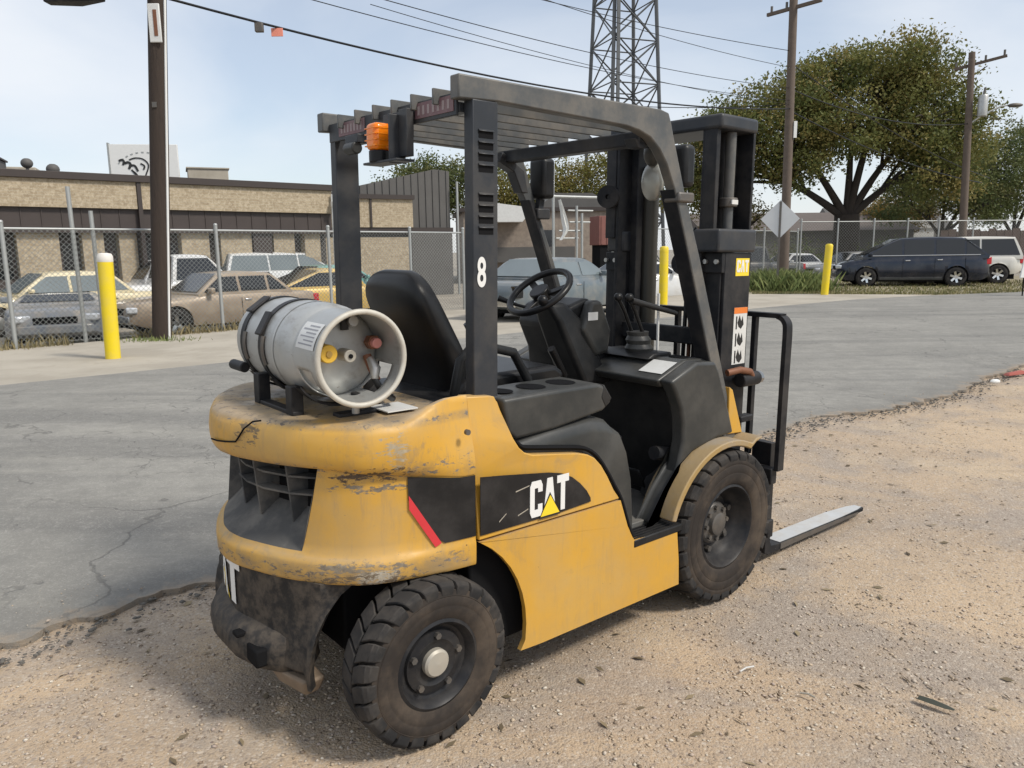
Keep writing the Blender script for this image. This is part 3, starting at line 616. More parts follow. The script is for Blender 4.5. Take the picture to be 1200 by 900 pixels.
# --- side panels (right and left alike)
def side_panels(sg):
    Y = lambda v: -sg*v
    def yy(z): return Y(.558-.066*sst(.84, 1.08, z))
    # lower skirt
    arch = [(.05+.40*math.cos(a), .27+.40*math.sin(a)) for a in np.linspace(math.radians(-8), math.radians(60), 9)]
    poly = [(1.292, .172), (.52, .176)]+[(.425, .181)]+[p for p in arch if p[1] > .2]+[(.2505, .6155), (.916, .6155), (.96, .505), (1.0, .437), (1.264, .430), (1.285, .283)]
    b = MB(); b.xz(poly, Y(.562), Y(.543)); b.build('skirt_panel', m_yel2, FL, bevel=.008, seg=3)
    up = [(.2505, .6215), (.916, .6215), (.882, .662), (.845, .722), (.809, .771), (.775, .803), (.741, .821), (.69, .835), (.477, .866), (.445, .878), (.425, .897), (.409, .93), (.372, 1.05), (.365, 1.068), (.345, 1.072), (.2505, 1.080)]
    b = MB(); n = len(up)
    # sliced loft so that the top leans in
    zsl = [.6215, .70, .78, .84, .90, .96, 1.02, 1.06, 1.09]
    vs = [(x, yy(z), z) for x, z in up]+[(x, yy(z)+sg*.05, z) for x, z in up]
    bm = bmesh.new(); vv = [bm.verts.new(p) for p in vs]
    bm.faces.new(vv[:n]); bm.faces.new(vv[n:][::-1])
    for i in range(n): bm.faces.new((vv[i], vv[(i+1) % n], vv[n+(i+1) % n], vv[n+i]))
    for z in zsl[1:-1]:
        bmesh.ops.bisect_plane(bm, geom=bm.verts[:]+bm.edges[:]+bm.faces[:], plane_co=(0, 0, z), plane_no=(0, 0, 1))
    for v in bm.verts:
        inner = abs(v.co.y) < abs(yy(v.co.z))-.02
    bmesh.ops.recalc_face_normals(bm, faces=bm.faces)
    # re-lay the outer skin on the lean
    for v in bm.verts:
        pass
    me = bpy.data.meshes.new('side_panel'); bm.to_mesh(me); bm.free(); me.materials.append(m_yel2)
    me.polygons.foreach_set('use_smooth', [True]*len(me.polygons)); me.set_sharp_from_angle(angle=math.radians(30))
    o = bpy.data.objects.new('side_panel', me); COL.objects.link(o); o.parent = FL
    bv = o.modifiers.new('bevel', 'BEVEL'); bv.width = .004; bv.segments = 2; bv.limit_method = 'ANGLE'; bv.angle_limit = math.radians(40)
    # black decal, in front of and behind the seam
    yo = .5585
    d = [(.2535, .6375), (.60, .6375), (.757, .645), (.755, .66), (.735, .69), (.70, .725), (.66, .755), (.61, .778), (.55, .792), (.45, .806), (.35, .820), (.2535, .832)]
    dec = MB().xz(d, Y(yo), Y(yo+.0022)).build('side_decal', m_decal, FL, smooth=0)
    letters(dec, lambda a, c, o_: (a, Y(yo+.0026+o_), .648+c), .462 if sg > 0 else .462, .056, .006, .126) if sg > 0 else letters(dec, lambda a, c, o_: (1.108-a, Y(yo+.0026+o_), .648+c), .462, .056, .006, .126)
    # scratches in the decal
    for x, z, dx, dz in ((.40, .752, .06, .010), (.41, .668, .045, .014), (.33, .665, .03, .022)):
        MB().xz([(x, z), (x+dx, z+dz), (x+dx, z+dz+.003), (x, z+.004)], Y(yo+.0024), Y(yo+.003)).build('scratch', m_conc, dec, smooth=0)
    # decal on the counterweight follows its skin
    def cwfn(x, z, o_):
        y = interp(x, [p[0] for p in PL[NP//2::-1]], [p[1] for p in PL[NP//2::-1]])
        ins = interp(z, [.632, .66, .72, .80, .86], [.015, .021, .024, .026, .029])
        ins *= 1-.8*sst(-.12, .2, x); return (x, sg*(y+ins*.97-o_-.0016), z)
    b = MB(); xs = np.linspace(.022, .2445, 9)
    zlo = lambda x: interp(x, [.022, .118, .2445], [.79, .637, .637]); zhi = lambda x: zb(x)-.004
    rows = [[cwfn(x, lerp(zlo(x), zhi(x), t), .002) for x in xs] for t in np.linspace(0, 1, 7)]
    b.loft(rows, cap=False, closed=False); b.build('side_decal', m_decal, FL, smooth=60)
    b = MB(); rows = [[cwfn(lerp(.0225, lerp(.121, .100, w), t), lerp(lerp(.806, .762, w), lerp(.640, .630, w), t), .0042) for t in np.linspace(0, 1, 6)] for w in (0, 1)]
    b.loft(rows, cap=False, closed=False); b.build('red_stripe', m_redst, FL, smooth=60)
for sg in (1, -1): side_panels(sg)
# bolt on the panel
MB().cyl((.205, -.553, .985), (.205, -.565, .985), .009, n=12).build('bolt', m_hub, FL)
# --- chassis core so nothing is hollow
c = MB(); c.box(.26, 1.0, -.49, .49, .2, .84); c.box(.10, .9, -.30, .30, .62, .86); c.box(.98, 1.36, -.49, .49, .17, .415); c.box(1.3, 1.75, -.36, .36, .2, .45); c.box(-.1, .3, -.3, .3, .25, .5)
c.build('chassis', m_dark, FL, bevel=.01)
MB().cyl((.05, -.42, .27), (.05, .42, .27), .07).build('rear_axle', m_blackiron, FL)
MB().cyl((1.605, -.42, .338), (1.605, .42, .338), .085).build('front_axle', m_blackiron, FL)

# --- wheels
def wheel(name, x, sg, R, wd, rr, drive):
    root = None; yo = -sg*(.575 if drive else .595); yi = yo+sg*wd; yc = (yo+yi)/2
    hw = wd/2
    prof = [(rr, -hw*.80), (rr+.012, -hw*.92), (rr+.03, -hw*.95), (rr+(R-rr)*.36, -hw*1.0), (rr+(R-rr)*.38, -hw*.985), (rr+(R-rr)*.40, -hw*1.0), (rr+(R-rr)*.60, -hw*1.005), (rr+(R-rr)*.615, -hw*.985), (rr+(R-rr)*.63, -hw*1.0), (R-.048, -hw*.985), (R-.030, -hw*.93), (R-.024, -hw*.5), (R-.022, 0)]
    prof = prof+[(r, -a) for r, a in prof[-2::-1]]
    t = MB().lathe(prof, (0, 0, 0), 'y', 72)
    ty = t.build(name, m_rubw, FL, smooth=50); ty.location = (x, yc, R); ty.rotation_euler = (0, .13, 0)
    # tread lugs: two staggered rows of chevron blocks that wrap over the shoulder
    lug = MB(); n = 28 if drive else 26
    for row in (-1, 1):
        for k in range(n):
            a0 = 2*PI*(k+(.5 if row > 0 else 0))/n; pitch = 2*PI/n; fr = .43*pitch; ch = -.45*pitch
            sec = [(.03, R, 0), (.5, R, ch*.7), (.84, R-.003, ch), (.985, R-.016, ch*1.1), (1.005, R-.034, ch*1.12)]
            vs = []
            for yf, r, sh in sec:
                for e in (-1, 1):
                    for rad in (r, r-.035 if yf < .9 else r-.018):
                        yfa = yf if rad == r else yf-(.06 if yf > .9 else 0)
                        a = a0+sh+e*fr*(1 if yf < .9 else .93); vs.append((rad*math.cos(a), row*yfa*hw, rad*math.sin(a)))
            m_ = len(sec); fs = []
            for i in range(m_-1):
                o_ = i*4; p_ = o_+4
                fs += [(o_, o_+2, p_+2, p_), (o_, p_, p_+1, o_+1), (o_+2, o_+3, p_+3, p_+2)]
            fs += [(0, 1, 3, 2), ((m_-1)*4, (m_-1)*4+2, (m_-1)*4+3, (m_-1)*4+1)]
            lug.add(vs, fs)
    lug.build('tread', m_rub, ty, bevel=.003, seg=1, smooth=30)
    s = -sg  # outward
    if drive:
        rp = [(rr+.006, hw*.86), (rr-.004, hw*.90), (rr-.012, hw*.80), (rr-.02, hw*.45), (rr-.034, hw*.30), (rr-.045, hw*.1), (rr-.055, -hw*.05), (.085, -hw*.12), (.08, hw*.1), (.06, hw*.2), (.0001, hw*.2)]
    else:
        rp = [(rr+.006, hw*.86), (rr-.004, hw*.92), (rr-.012, hw*.80), (rr-.022, hw*.5), (rr-.036, hw*.42), (rr-.04, hw*.55), (.075, hw*.62), (.06, hw*.5), (.0001, hw*.5)]
    rim = MB().lathe([(r, a*s) for r, a in rp], (0, 0, 0), 'y', 48).build('rim', m_rim, ty, smooth=40)
    if drive:
        MB().lathe([(.095, -hw*.1*s), (.095, hw*.18*s), (.085, hw*.26*s), (.055, hw*.30*s), (.05, hw*.46*s), (.04, hw*.5*s), (.0001, hw*.5*s)], (0, 0, 0), 'y', 32).build('hub', m_hub, rim, smooth=30)
        for k in range(8):
            a = 2*PI*k/8+.2; MB().cyl((.072*math.cos(a), hw*.25*s, .072*math.sin(a)), (.072*math.cos(a), hw*.40*s, .072*math.sin(a)), .011, n=6).build('hub_bolt', m_hub, rim, smooth=20)
        for k in range(6):
            a = 2*PI*k/6+.5; MB().cyl((.122*math.cos(a), -hw*.05*s, .122*math.sin(a)), (.122*math.cos(a), hw*.2*s, .122*math.sin(a)), .014, n=6).build('wheel_nut', m_hub, rim, smooth=20)
    else:
        MB().lathe([(.045, hw*.5*s), (.045, hw*.72*s), (.038, hw*.82*s), (.0001, hw*.86*s)], (0, 0, 0), 'y', 28).build('hub_cap', m_cap, rim, smooth=40)
        for k in range(5):
            a = 2*PI*k/5+.35; MB().cyl((.088*math.cos(a), hw*.5*s, .088*math.sin(a)), (.088*math.cos(a), hw*.74*s, .088*math.sin(a)), .011, n=6).build('wheel_nut', m_hub, rim, smooth=20)
    return ty
for sg in (1, -1):
    wheel('rear_tyre', .070, sg, .27, .150, .142, False)
    wheel('front_tyre', 1.625, sg, .343, .215, .185, True)

# --- overhead guard
m_slotd = m_dark
for sg in (1, -1):
    y0, y1 = (-.465, -.42) if sg > 0 else (.42, .465)
    p = MB().box(.302, .402, y0, y1, 1.03, 1.99).build('rear_post', m_guard, FL, bevel=.004)
    yo = y0 if sg > 0 else y1
    for zc in ([1.885, 1.845, 1.805, 1.765] if sg else []):
        pass
    for grp in (1.79, 1.60):
        for k in range(4):
            z = grp+k*.034
            MB().box(.325, .382, yo-.0015 if sg > 0 else yo, yo if sg > 0 else yo+.0015, z-.014, z+.006).build('louvre_slot', m_dark, p, smooth=0)
            q = MB(); q.yz([(yo, z+.013), (yo-sg*.008, z+.007), (yo-sg*.008, z+.005), (yo, z+.007)], .323, .384); q.build('louvre_hood', m_guard, p, bevel=.001, seg=1)
    outer = [(.25, 2.056), (1.19, 2.060), (1.236, 2.052), (1.252, 2.02), (1.268, 1.975), (1.348, 1.775), (1.466, 1.516), (1.694, .959), (1.800, .700)]
    inner = [(1.700, .700), (1.617, .967), (1.396, 1.517), (1.289, 1.772), (1.235, 1.865), (1.19, 1.915), (1.135, 1.953), (1.07, 1.972), (1.0, 1.981), (.402, 1.992), (.25, 1.985)]
    r = MB().xz(outer+inner, y0, y1).build('guard_rail', m_guardtop, FL, bevel=.005)
    # inner flange of the front leg; black facing paints shade on its rear
    fl = MB(); yin = y1 if sg > 0 else y0
    fl.xz([(1.289, 1.772), (1.302, 1.772), (1.412, 1.517), (1.632, .967), (1.712, .705), (1.700, .700), (1.617, .967), (1.396, 1.517)], yin, yin+sg*.03); fl.xz([(1.2865, 1.773), (1.3, 1.772), (1.41, 1.517), (1.63, .967), (1.712, .705), (1.697, .701), (1.6135, .967), (1.3925, 1.517)], y0+.004 if sg > 0 else y0-.028, y1+.028 if sg > 0 else y1-.004); fl.build('leg_flange_shade', m_mast, FL, bevel=.002)
    MB().box(.285, .42, y0-.006, y1+.006, 1.03, 1.062).build('post_foot', m_guard, FL, bevel=.004)
    # gusset between the post and the front beam
    MB().xz([(1.10, 1.975), (1.23, 1.90), (1.255, 1.80), (1.215, 1.80), (1.17, 1.89), (1.08, 1.93)] if sg < 0 else [(1.10, 1.955), (1.14, 1.945), (1.17, 1.92), (1.12, 1.92)], yin, yin+sg*.06).build('corner_gusset', m_guard, FL, bevel=.004)
for y in (-.325, -.2, -.078, .045, .172, .30):
    MB().box(.252, 1.2, y-.005, y+.005, 1.985, 2.034).build('roof_slat', m_guardtop, FL, bevel=.002, seg=1)
MB().box(.285, .325, -.42, .42, 1.955, 1.9845).build('rear_crossbeam', m_guard, FL, bevel=.003)
rb = MB().box(.276, .2848, -.418, .418, 1.945, 2.012).build('rear_beam_plate', m_guard, FL, bevel=.002)
for ya, yb in ((-.405, -.19), (.14, .335)):
    st = MB().box(.2735, .276, ya, yb, 1.958, 2.006).build('maroon_sticker', m_purple, rb, smooth=0)
    n = 7
    for k in range(n):
        yk = lerp(ya+.02, yb-.03, k/(n-1)); MB().box(.2727, .2735, yk, yk+.012, 1.968, 1.996).build('worn_glyph', M('worn_sticker_print', (.3, .24, .24), .6) if k == 0 and ya < 0 else bpy.data.materials['worn_sticker_print'], st, smooth=0)
MB().box(1.12, 1.185, -.42, .42, 1.93, 1.982).build('front_crossbeam', m_guard, FL, bevel=.006)
# beacon on its bracket
bk = MB(); bk.box(.200, .262, -.150, -.142, 1.82, 1.975); bk.box(.19, .262, -.205, .01, 1.822, 1.83); bk.box(.255, .27, -.19, -.02, 1.90, 1.99)
bk.box(.235, .262, -.2, -.15, 1.84, 1.99)
bk.build('beacon_bracket', m_guard, FL, bevel=.002)
bc = MB().box(.180, .250, -.094, -.026, 1.866, 1.955).build('amber_beacon', m_amber, FL, bevel=.016, seg=4)
for k in range(4): MB().box(.1785, .2515, -.0955, -.0245, 1.878+k*.019, 1.882+k*.019).build('lens_rib', m_amber, bc, bevel=.001, seg=1)
MB().cyl((.215, -.06, 1.828), (.215, -.06, 1.866), .036).build('beacon_base', m_plast, bc, bevel=.003)
al = MB().cyl((.22, .10, 1.893), (.22, .17, 1.893), .022).build('reversing_alarm', m_plast_l, FL, bevel=.005)
MB().box(.215, .27, .09, .18, 1.91, 1.94).build('alarm_bracket', m_guard, al, bevel=.003)
# work lamps on the front legs and the mirror
def lamp(x, y, z, k):
    b = MB().box(x-.045*k, x+.045*k, y-.06*k, y+.06*k, z-.105*k, z+.105*k).build('work_lamp', m_plast, FL, bevel=.02, seg=3)
    MB().box(x+.045*k, x+.05*k, y-.045*k, y+.045*k, z-.085*k, z+.085*k).build('lens', m_lens, b, bevel=.004)
    MB().bar([(x-.01, y, z-.095), (x-.02, y, z-.15)], .03, .03, (1, 0, 0)).build('stalk', m_guard, b)
    k = MB(); k.box(x-.05, x+.03, y-.03 if y > 0 else y-.01, y+.01 if y > 0 else y+.03, z-.19, z-.14); k.build('clamp', m_guard, b, bevel=.006)
lamp(1.385, .41, 1.875, .9); lamp(1.425, -.385, 1.875, .8)
def mirror():
    b = MB(); b.ball((1.335, -.315, 1.815), (.03, .056, .078), 20, 12); o = b.build('rear_mirror', M('pale_scuffed_mirror', (.36, .36, .33), .3, .35, .35, 9), FL, smooth=60)
    MB().tube([(1.335, -.315, 1.88), (1.30, -.33, 1.95), (1.20, -.35, 1.955)], .014, 8).build('mirror_arm', m_guard, o)
    MB().ball((1.315, -.325, 1.925), (.03, .04, .055), 16, 10).build('upper_mirror', m_plast_l, o, smooth=60)
mirror()
# front leg clamp with bolts
MB().box(1.30, 1.40, -.478, -.40, 1.725, 1.765).build('leg_clamp', m_hub, FL, bevel=.008)
# number 8
def number8():
    cu = bpy.data.curves.new('n8', 'FONT'); cu.body = '8'; cu.size = .128; cu.offset = .003; cu.extrude = .0006; cu.align_x = 'CENTER'
    to = bpy.data.objects.new('n8', cu); COL.objects.link(to); dg = bpy.context.evaluated_depsgraph_get()
    me = bpy.data.meshes.new_from_object(to.evaluated_get(dg)); bpy.data.objects.remove(to); me.materials.append(m_white)
    o = bpy.data.objects.new('number_decal', me); COL.objects.link(o); o.parent = FL
    o.matrix_local = Matrix.Translation((.334, -.4668, 1.425)) @ Matrix.Rotation(PI/2, 4, 'X') @ Matrix.Diagonal((.56, 1, 1, 1))
number8()

# --- operator deck: engine hood, seat, console, cowl, column
MB().xz([(.10, 1.0), (.98, .86), (1.0, .80), (.98, .5), (.2, .5), (.10, .9)], -.44, .44).build('engine_hood', m_plast, FL, bevel=.03, seg=4)
def console():
    b = MB(); y0, y1 = -.515, -.30
    prof = [(.405, .945), (.44, .915), (.62, .925), (.86, .957), (.905, .985), (.90, 1.01), (.86, 1.052), (.83, 1.062), (.60, 1.062), (.385, 1.058)]
    b.xz(prof, y0, y1); o = b.build('side_console', m_plast_l, FL, bevel=.018, seg=4)
    for x, rx, ry in ((.46, .042, .052), (.60, .05, .06), (.745, .052, .06)):
        MB().loft([[(x+rx*math.cos(a)*1.0, -.405+ry*math.sin(a), 1.0635) for a in np.linspace(0, 2*PI, 17)[:-1]], [(x+rx*.8*math.cos(a), -.405+ry*.8*math.sin(a), 1.0625) for a in np.linspace(0, 2*PI, 17)[:-1]]]).build('tray_well', m_dark, o)
    MB().xz([(.86, 1.058), (.905, 1.0), (.87, .968), (.845, 1.01)], y0-.002, y1).build('console_nose', m_plast, o, bevel=.006)
    # cover between the console and the yellow panel, rolling down to the step
    cv = MB(); top = [(.43, .905), (.60, .925), (.80, .935), (.88, .92), (.945, .865), (.985, .79), (1.015, .68), (1.03, .54), (1.035, .43)]
    rows = []
    for dy, dz in ((-.522, -.05), (-.515, -.015), (-.495, 0), (-.42, .004), (-.2, .006)):
        rows.append([(x, dy, z+dz*(1 if x < .9 else .2)) for x, z in top])
    cv.loft(rows, cap=False, closed=False); lowr = [(max(.42, x-.16), -.520, z-.13) for x, z in top]
    cv.loft([rows[0], lowr], cap=False, closed=False)
    cv.build('seat_side_cover', m_plast_l, FL, smooth=50)
    MB().tube(cspline([(.425, -.527, .915), (.45, -.53, .893), (.50, -.532, .882), (.69, -.536, .852), (.755, -.54, .834), (.80, -.545, .80), (.845, -.549, .742), (.885, -.552, .68), (.925, -.555, .615), (.97, -.556, .50), (.998, -.556, .45)], 3), .009, 6).build('rubber_edge', m_dark, FL, smooth=60)
console()
def seat():
    # back rest leaning back, bolsters at both sides
    rows = []
    for z in [1.02, 1.06, 1.1, 1.14, 1.18, 1.22, 1.26, 1.30, 1.335, 1.365, 1.392, 1.415, 1.434, 1.448, 1.458, 1.464, 1.466]:
        xf = lerp(.50, .335, sst(1.04, 1.47, z)); e = max(0, (z-1.27)/.197); k = max(.02, 1-e**3.2)**.5 if e > 0 else 1
        w = .200*(.30+.70*k); d = .05*(.25+.75*k); r = []
        for a_ in np.linspace(0, 2*PI, 33)[:-1]:
            c, q = math.cos(a_), math.sin(a_); y = w*math.copysign(abs(q)**.62, q); x = xf-d+d*math.copysign(abs(c)**.6, c)
            if c > 0: x += .045*(abs(y)/w)**4*k-.012
            r.append((x, y, z))
        rows.append(r)
    o = MB().loft(rows).build('seat_back', m_seat, FL, smooth=80)
    MB().box(.272, .279, .02, .12, 1.372, 1.405).build('seat_label', m_plast_l, o, bevel=.002)
    cu = MB(); cu.xz([(.40, 1.02), (.86, 1.0), (.92, 1.02), (.93, 1.06), (.88, 1.095), (.60, 1.09), (.44, 1.075)], -.24, .24); cu.build('seat_cushion', m_seat, FL, bevel=.03, seg=4)
    bs = MB().box(.2, .85, -.26, .26, .93, 1.03).build('seat_base', m_plast, FL, bevel=.01)
    for sg in (-1, 1):
        hb = MB().tube([(.36, sg*.27, 1.03), (.38, sg*.285, 1.16), (.44, sg*.285, 1.215), (.62, sg*.285, 1.17), (.70, sg*.275, 1.06), (.71, sg*.27, .98)], .018, 10); hb.build('hip_restraint', m_plast, FL, smooth=60)
seat()
def cowl():
    # floor pan and step
    MB().box(1.0, 1.5, -.47, .47, .42, .455).build('floor_plate', m_floor, FL, bevel=.004)
    for sg in (1, -1):
        st = MB().box(1.0, 1.30, *((-.565, -.44) if sg > 0 else (.44, .565)), .405, .436).build('step', m_plast, FL, bevel=.005)
        for k in range(6):
            y = (-.555+.018*k) if sg > 0 else (.555-.018*k); MB().box(1.01, 1.28, y-.003, y+.003, .436, .441).build('tread_rib', m_plast, st, smooth=0)
    # side cowl: curved outer skin from the instrument shelf down to the fender
    for sg in (1, -1):
        Y = lambda v: -sg*v
        outl = [(1.262, 1.020), (1.30, .965), (1.335, .90), (1.352, .84), (1.358, .76), (1.335, .67), (1.29, .56), (1.235, .47), (1.16, .445), (1.20, .50), (1.25, .565), (1.33, .645), (1.44, .708), (1.60, .738), (1.72, .742), (1.68, .84), (1.59, 1.03), (1.56, 1.075), (1.43, 1.085)]
        b = MB(); n = len(outl)
        b.xz(outl, Y(.505), Y(.44)); b.build('side_cowl', m_plast_l, FL, bevel=.014, seg=3)
        # inner dark return of the cowl edge
        inn = [(1.262, 1.020), (1.30, .965), (1.335, .90), (1.352, .84), (1.358, .76), (1.335, .67), (1.29, .56), (1.235, .47)]
        rows = [[(x, Y(.47), z) for x, z in inn], [(x+.10, Y(.36), z) for x, z in inn], [(x+.16, Y(.25), z) for x, z in inn]]
        MB().loft(rows, cap=False, closed=False).build('cowl_return', m_plast, FL, smooth=60)
    # instrument shelf across the front
    sh = MB(); sh.xz([(1.255, 1.018), (1.285, .985), (1.60, .985), (1.60, 1.07), (1.56, 1.082), (1.43, 1.086)], -.44, .44); sho = sh.build('front_shelf', m_plast_l, FL, bevel=.012, seg=3)
    MB().xz([(1.36, .985), (1.42, .985), (1.52, .45), (1.45, .45)], -.44, .44).build('toe_panel', m_plast, FL)
    pl = MB(); P_ = lambda x, y: (x, y, lerp(1.018, 1.086, (x-1.255)/.175)+.0035)
    pl.add([P_(1.30, -.425), P_(1.30, -.30), P_(1.40, -.30), P_(1.40, -.425)], [(0, 1, 2, 3)]); pl.build('data_plate', m_label, sho, smooth=0)
    MB().loft([[(1.49+.038*math.cos(a), -.36+.045*math.sin(a), 1.088) for a in np.linspace(0, 2*PI, 17)[:-1]], [(1.49+.036*math.cos(a), -.36+.042*math.sin(a), 1.0895) for a in np.linspace(0, 2*PI, 17)[:-1]]]).build('cup_recess', m_dark, sho)
    MB().tube([(1.545, -.2, 1.07), (1.54, -.2, 1.35)], .006, 8).build('thin_rod', m_label, FL)
    MB().xz([(1.36, 1.078), (1.52, 1.078), (1.52, 1.10), (1.40, 1.10)], -.30, .0).build('shelf_rib', m_plast, sho, bevel=.006)
    # centre dash body
    db = MB(); db.xz([(1.17, 1.02), (1.16, 1.10), (1.10, 1.22), (1.14, 1.30), (1.25, 1.335), (1.29, 1.32), (1.33, 1.22), (1.40, 1.10), (1.44, .98), (1.24, .94)], -.04, .26); db.build('dash_body', m_plast, FL, bevel=.03, seg=4)
    dp = MB(); dp.xz([(1.17, 1.20), (1.225, 1.325), (1.29, 1.323), (1.355, 1.19), (1.34, 1.09), (1.26, 1.08)], -.095, -.041); dp.build('lever_box', m_plast_l, FL, bevel=.018, seg=3)
    # steering column
    MB().loft([[(1.30+dx, dy, .95) for dx, dy in ((-.10, -.09), (.08, -.09), (.08, .09), (-.10, .09))], [(1.13+dx, dy, 1.24) for dx, dy in ((-.08, -.075), (.07, -.075), (.07, .075), (-.08, .075))], [(1.055+dx, dy, 1.325) for dx, dy in ((-.05, -.05), (.05, -.05), (.05, .05), (-.05, .05))]]).build('steering_column', m_plast, FL, bevel=.025, seg=4)
    # wheel
    ax = Vector((-.60, 0, .80)).normalized(); c0 = Vector((1.005, 0, 1.365)); e1 = Vector((0, 1, 0)); e2 = ax.cross(e1).normalized()
    R = .140; ring = [c0+(e1*math.cos(a)+e2*math.sin(a))*R for a in np.linspace(0, 2*PI, 41)[:-1]]
    sw = MB().tube(ring, .0145, 10, closed=True).build('steering_wheel', m_seat, FL, smooth=60)
    for a in (PI/2, PI*7/6, PI*11/6):
        d = e1*math.cos(a)+e2*math.sin(a); MB().bar([c0-ax*.02+d*.03, c0-ax*.012+d*R*.97], .03, .012, ax).build('spoke', m_seat, sw, bevel=.003)
    MB().tube([c0-ax*.06, c0+ax*.012], [.03, .045], 16).build('hub', m_seat, sw, bevel=.006)
    kn = c0+(e1*math.cos(2.5)+e2*math.sin(2.5))*R
    MB().ball(kn+ax*.03, .022, 12, 8).build('spinner_knob', m_seat, sw, smooth=60)
    # shuttle lever and the three hydraulic levers
    MB().tube([(1.10, .06, 1.27), (1.02, .16, 1.30), (.96, .22, 1.33)], [.008, .007, .014], 8).build('shuttle_lever', m_seat, FL, smooth=60)
    for k, (y, xo) in enumerate(((-.14, 0), (-.19, .015))):
        lv = MB().tube([(1.44+xo, y, 1.17), (1.38+xo, y, 1.28), (1.345+xo, y, 1.325)], .009, 8).build('control_lever', m_seat, FL, smooth=60)
        MB().ball((1.34+xo, y, 1.338), (.021, .019, .019), 12, 8).build('knob', m_seat, lv, smooth=60)
    rows = []
    for j in range(11):
        t_ = j/10; r = lerp(.088, .05, t_)*(1 if j % 2 == 0 else .86); x0 = 1.475-t_*.035; z0 = 1.0+t_*.185
        rows.append([(x0+r*1.05*math.cos(a), -.17+r*.95*math.sin(a), z0) for a in np.linspace(0, 2*PI, 21)[:-1]])
    MB().loft(rows).build('lever_gaiter', m_plast_l, FL, smooth=20)
    # horizontal lever to the mast
    MB().tube([(1.36, -.2, 1.325), (1.50, -.22, 1.29), (1.62, -.24, 1.26)], [.014, .012, .010], 8).build('brake_handle', m_plast, FL, smooth=60)
    MB().cyl((1.165, -.045, 1.16), (1.15, -.06, 1.165), .02, n=14).build('key_switch', m_hub, FL, bevel=.003)
    MB().box(1.20, 1.26, -.0975, -.096, 1.24, 1.275).build('small_sticker', m_label, FL, smooth=0)
    # pedals
    for y in (-.28, -.12, .1): MB().obox((1.33, y, .56), (.012, .075, .10), Matrix.Rotation(-.5, 3, 'Y')).build('pedal', m_plast, FL, bevel=.006)
    MB().tube([(.97, .30, 1.0), (.90, .30, 1.12), (.85, .30, 1.22)], [.013, .012, .02], 8).build('parking_lever', m_seat, FL, smooth=60)
    MB().tube([(1.12, -.04, 1.0), (1.02, -.06, 1.13)], [.014, .018], 8).build('column_release', m_seat, FL, smooth=60)
cowl()
# --- front fenders
m_fend = M('dusty_yellow_fender', (.36, .24, .09), .6, 0, .2, 5, ((.30, .25, .19), .9, 4), (50, .2, .005))
for sg in (1, -1):
    ya, yb = (-.572, -.40) if sg > 0 else (.40, .572)
    a = np.linspace(math.radians(66), math.radians(161), 18)
    o_ = [(1.605+.405*math.cos(t), .33+.405*math.sin(t)) for t in a]; i_ = [(1.605+.378*math.cos(t), .33+.378*math.sin(t)) for t in a]
    poly = [(1.845, .722), (1.80, .718)]+o_+i_[::-1]+[(1.80, .702), (1.845, .712)]
    MB().xz(poly, ya, yb).build('front_fender', m_fend, FL, bevel=.005)
    MB().xz([(1.715, .945), (1.74, .93), (1.832, .722), (1.72, .73)], *((-.475, -.425) if sg > 0 else (.425, .475))).build('fender_bracket', m_yel2, FL, bevel=.004)

# --- mast
for sg in (1, -1):
    def B(x0, x1, y0, y1, z0, z1, b=None):
        b = b or MB(); return b.box(x0, x1, *( (-y1, -y0) if sg > 0 else (y0, y1)), z0, z1)
    # outer rail: web at the outside
    b = MB(); B(1.80, 2.0, .345, .362, .12, 1.53, b); B(1.79, 1.82, .26, .345, .12, 1.53, b); B(1.98, 2.0, .30, .345, .12, 1.53, b)
    rail = b.build('outer_mast_rail', m_mast, FL, bevel=.003)
    # inner rail open to the outside
    b = MB(); B(1.75, 2.01, .245, .262, .14, 2.07, b); B(1.745, 1.772, .262, .325, 1.60, 2.07, b); B(1.995, 2.012, .262, .345, 1.60, 2.07, b); B(1.84, 1.97, .20, .244, .14, 2.07, b)
    b.build('inner_mast_rail', m_mast, FL, bevel=.003)
    # stowed tie of the outer mast
    B(1.72 if sg > 0 else 1.78, 2.015, .236, .375 if sg > 0 else .345, 1.532, 1.635).build('mast_tie', m_guard, FL, bevel=.012, seg=3)
    pl = B(1.775, 1.80, .25, .36 if sg > 0 else .343, 1.44, 1.53).build('bolt_plate', m_mast, FL, bevel=.003)
    for dy in (.275, .335):
        MB().cyl((1.775, -sg*dy, 1.49), (1.762, -sg*dy, 1.49), .011, n=10).build('bolt', m_steel, pl)
    # lift cylinder
    cy = MB().cyl((1.885, -sg*.30, 1.62), (1.885, -sg*.30, 2.06), .024).build('cylinder_rod', m_steel if False else m_guardtop, FL)
    MB().cyl((1.885, -sg*.30, 1.735), (1.885, -sg*.30, 1.775), .042).build('gland', m_hub, cy, bevel=.004)
    if sg > 0: MB().box(1.855, 1.9, -.3425, -.335, 1.745, 1.765).build('glyph_tag', m_label, cy)
    MB().cyl((1.93, -sg*.19, .2), (1.93, -sg*.19, 1.95), .042, n=20).build('lift_cylinder', m_mast if sg > 0 else M('olive_grey_cylinder', (.04, .037, .03), .42, .2, .2, 8), FL)
    # chain
    MB().box(1.99, 2.0, *((-.24, -.21) if sg > 0 else (.21, .24)), .3, 1.95).build('lift_chain', m_hub, FL)
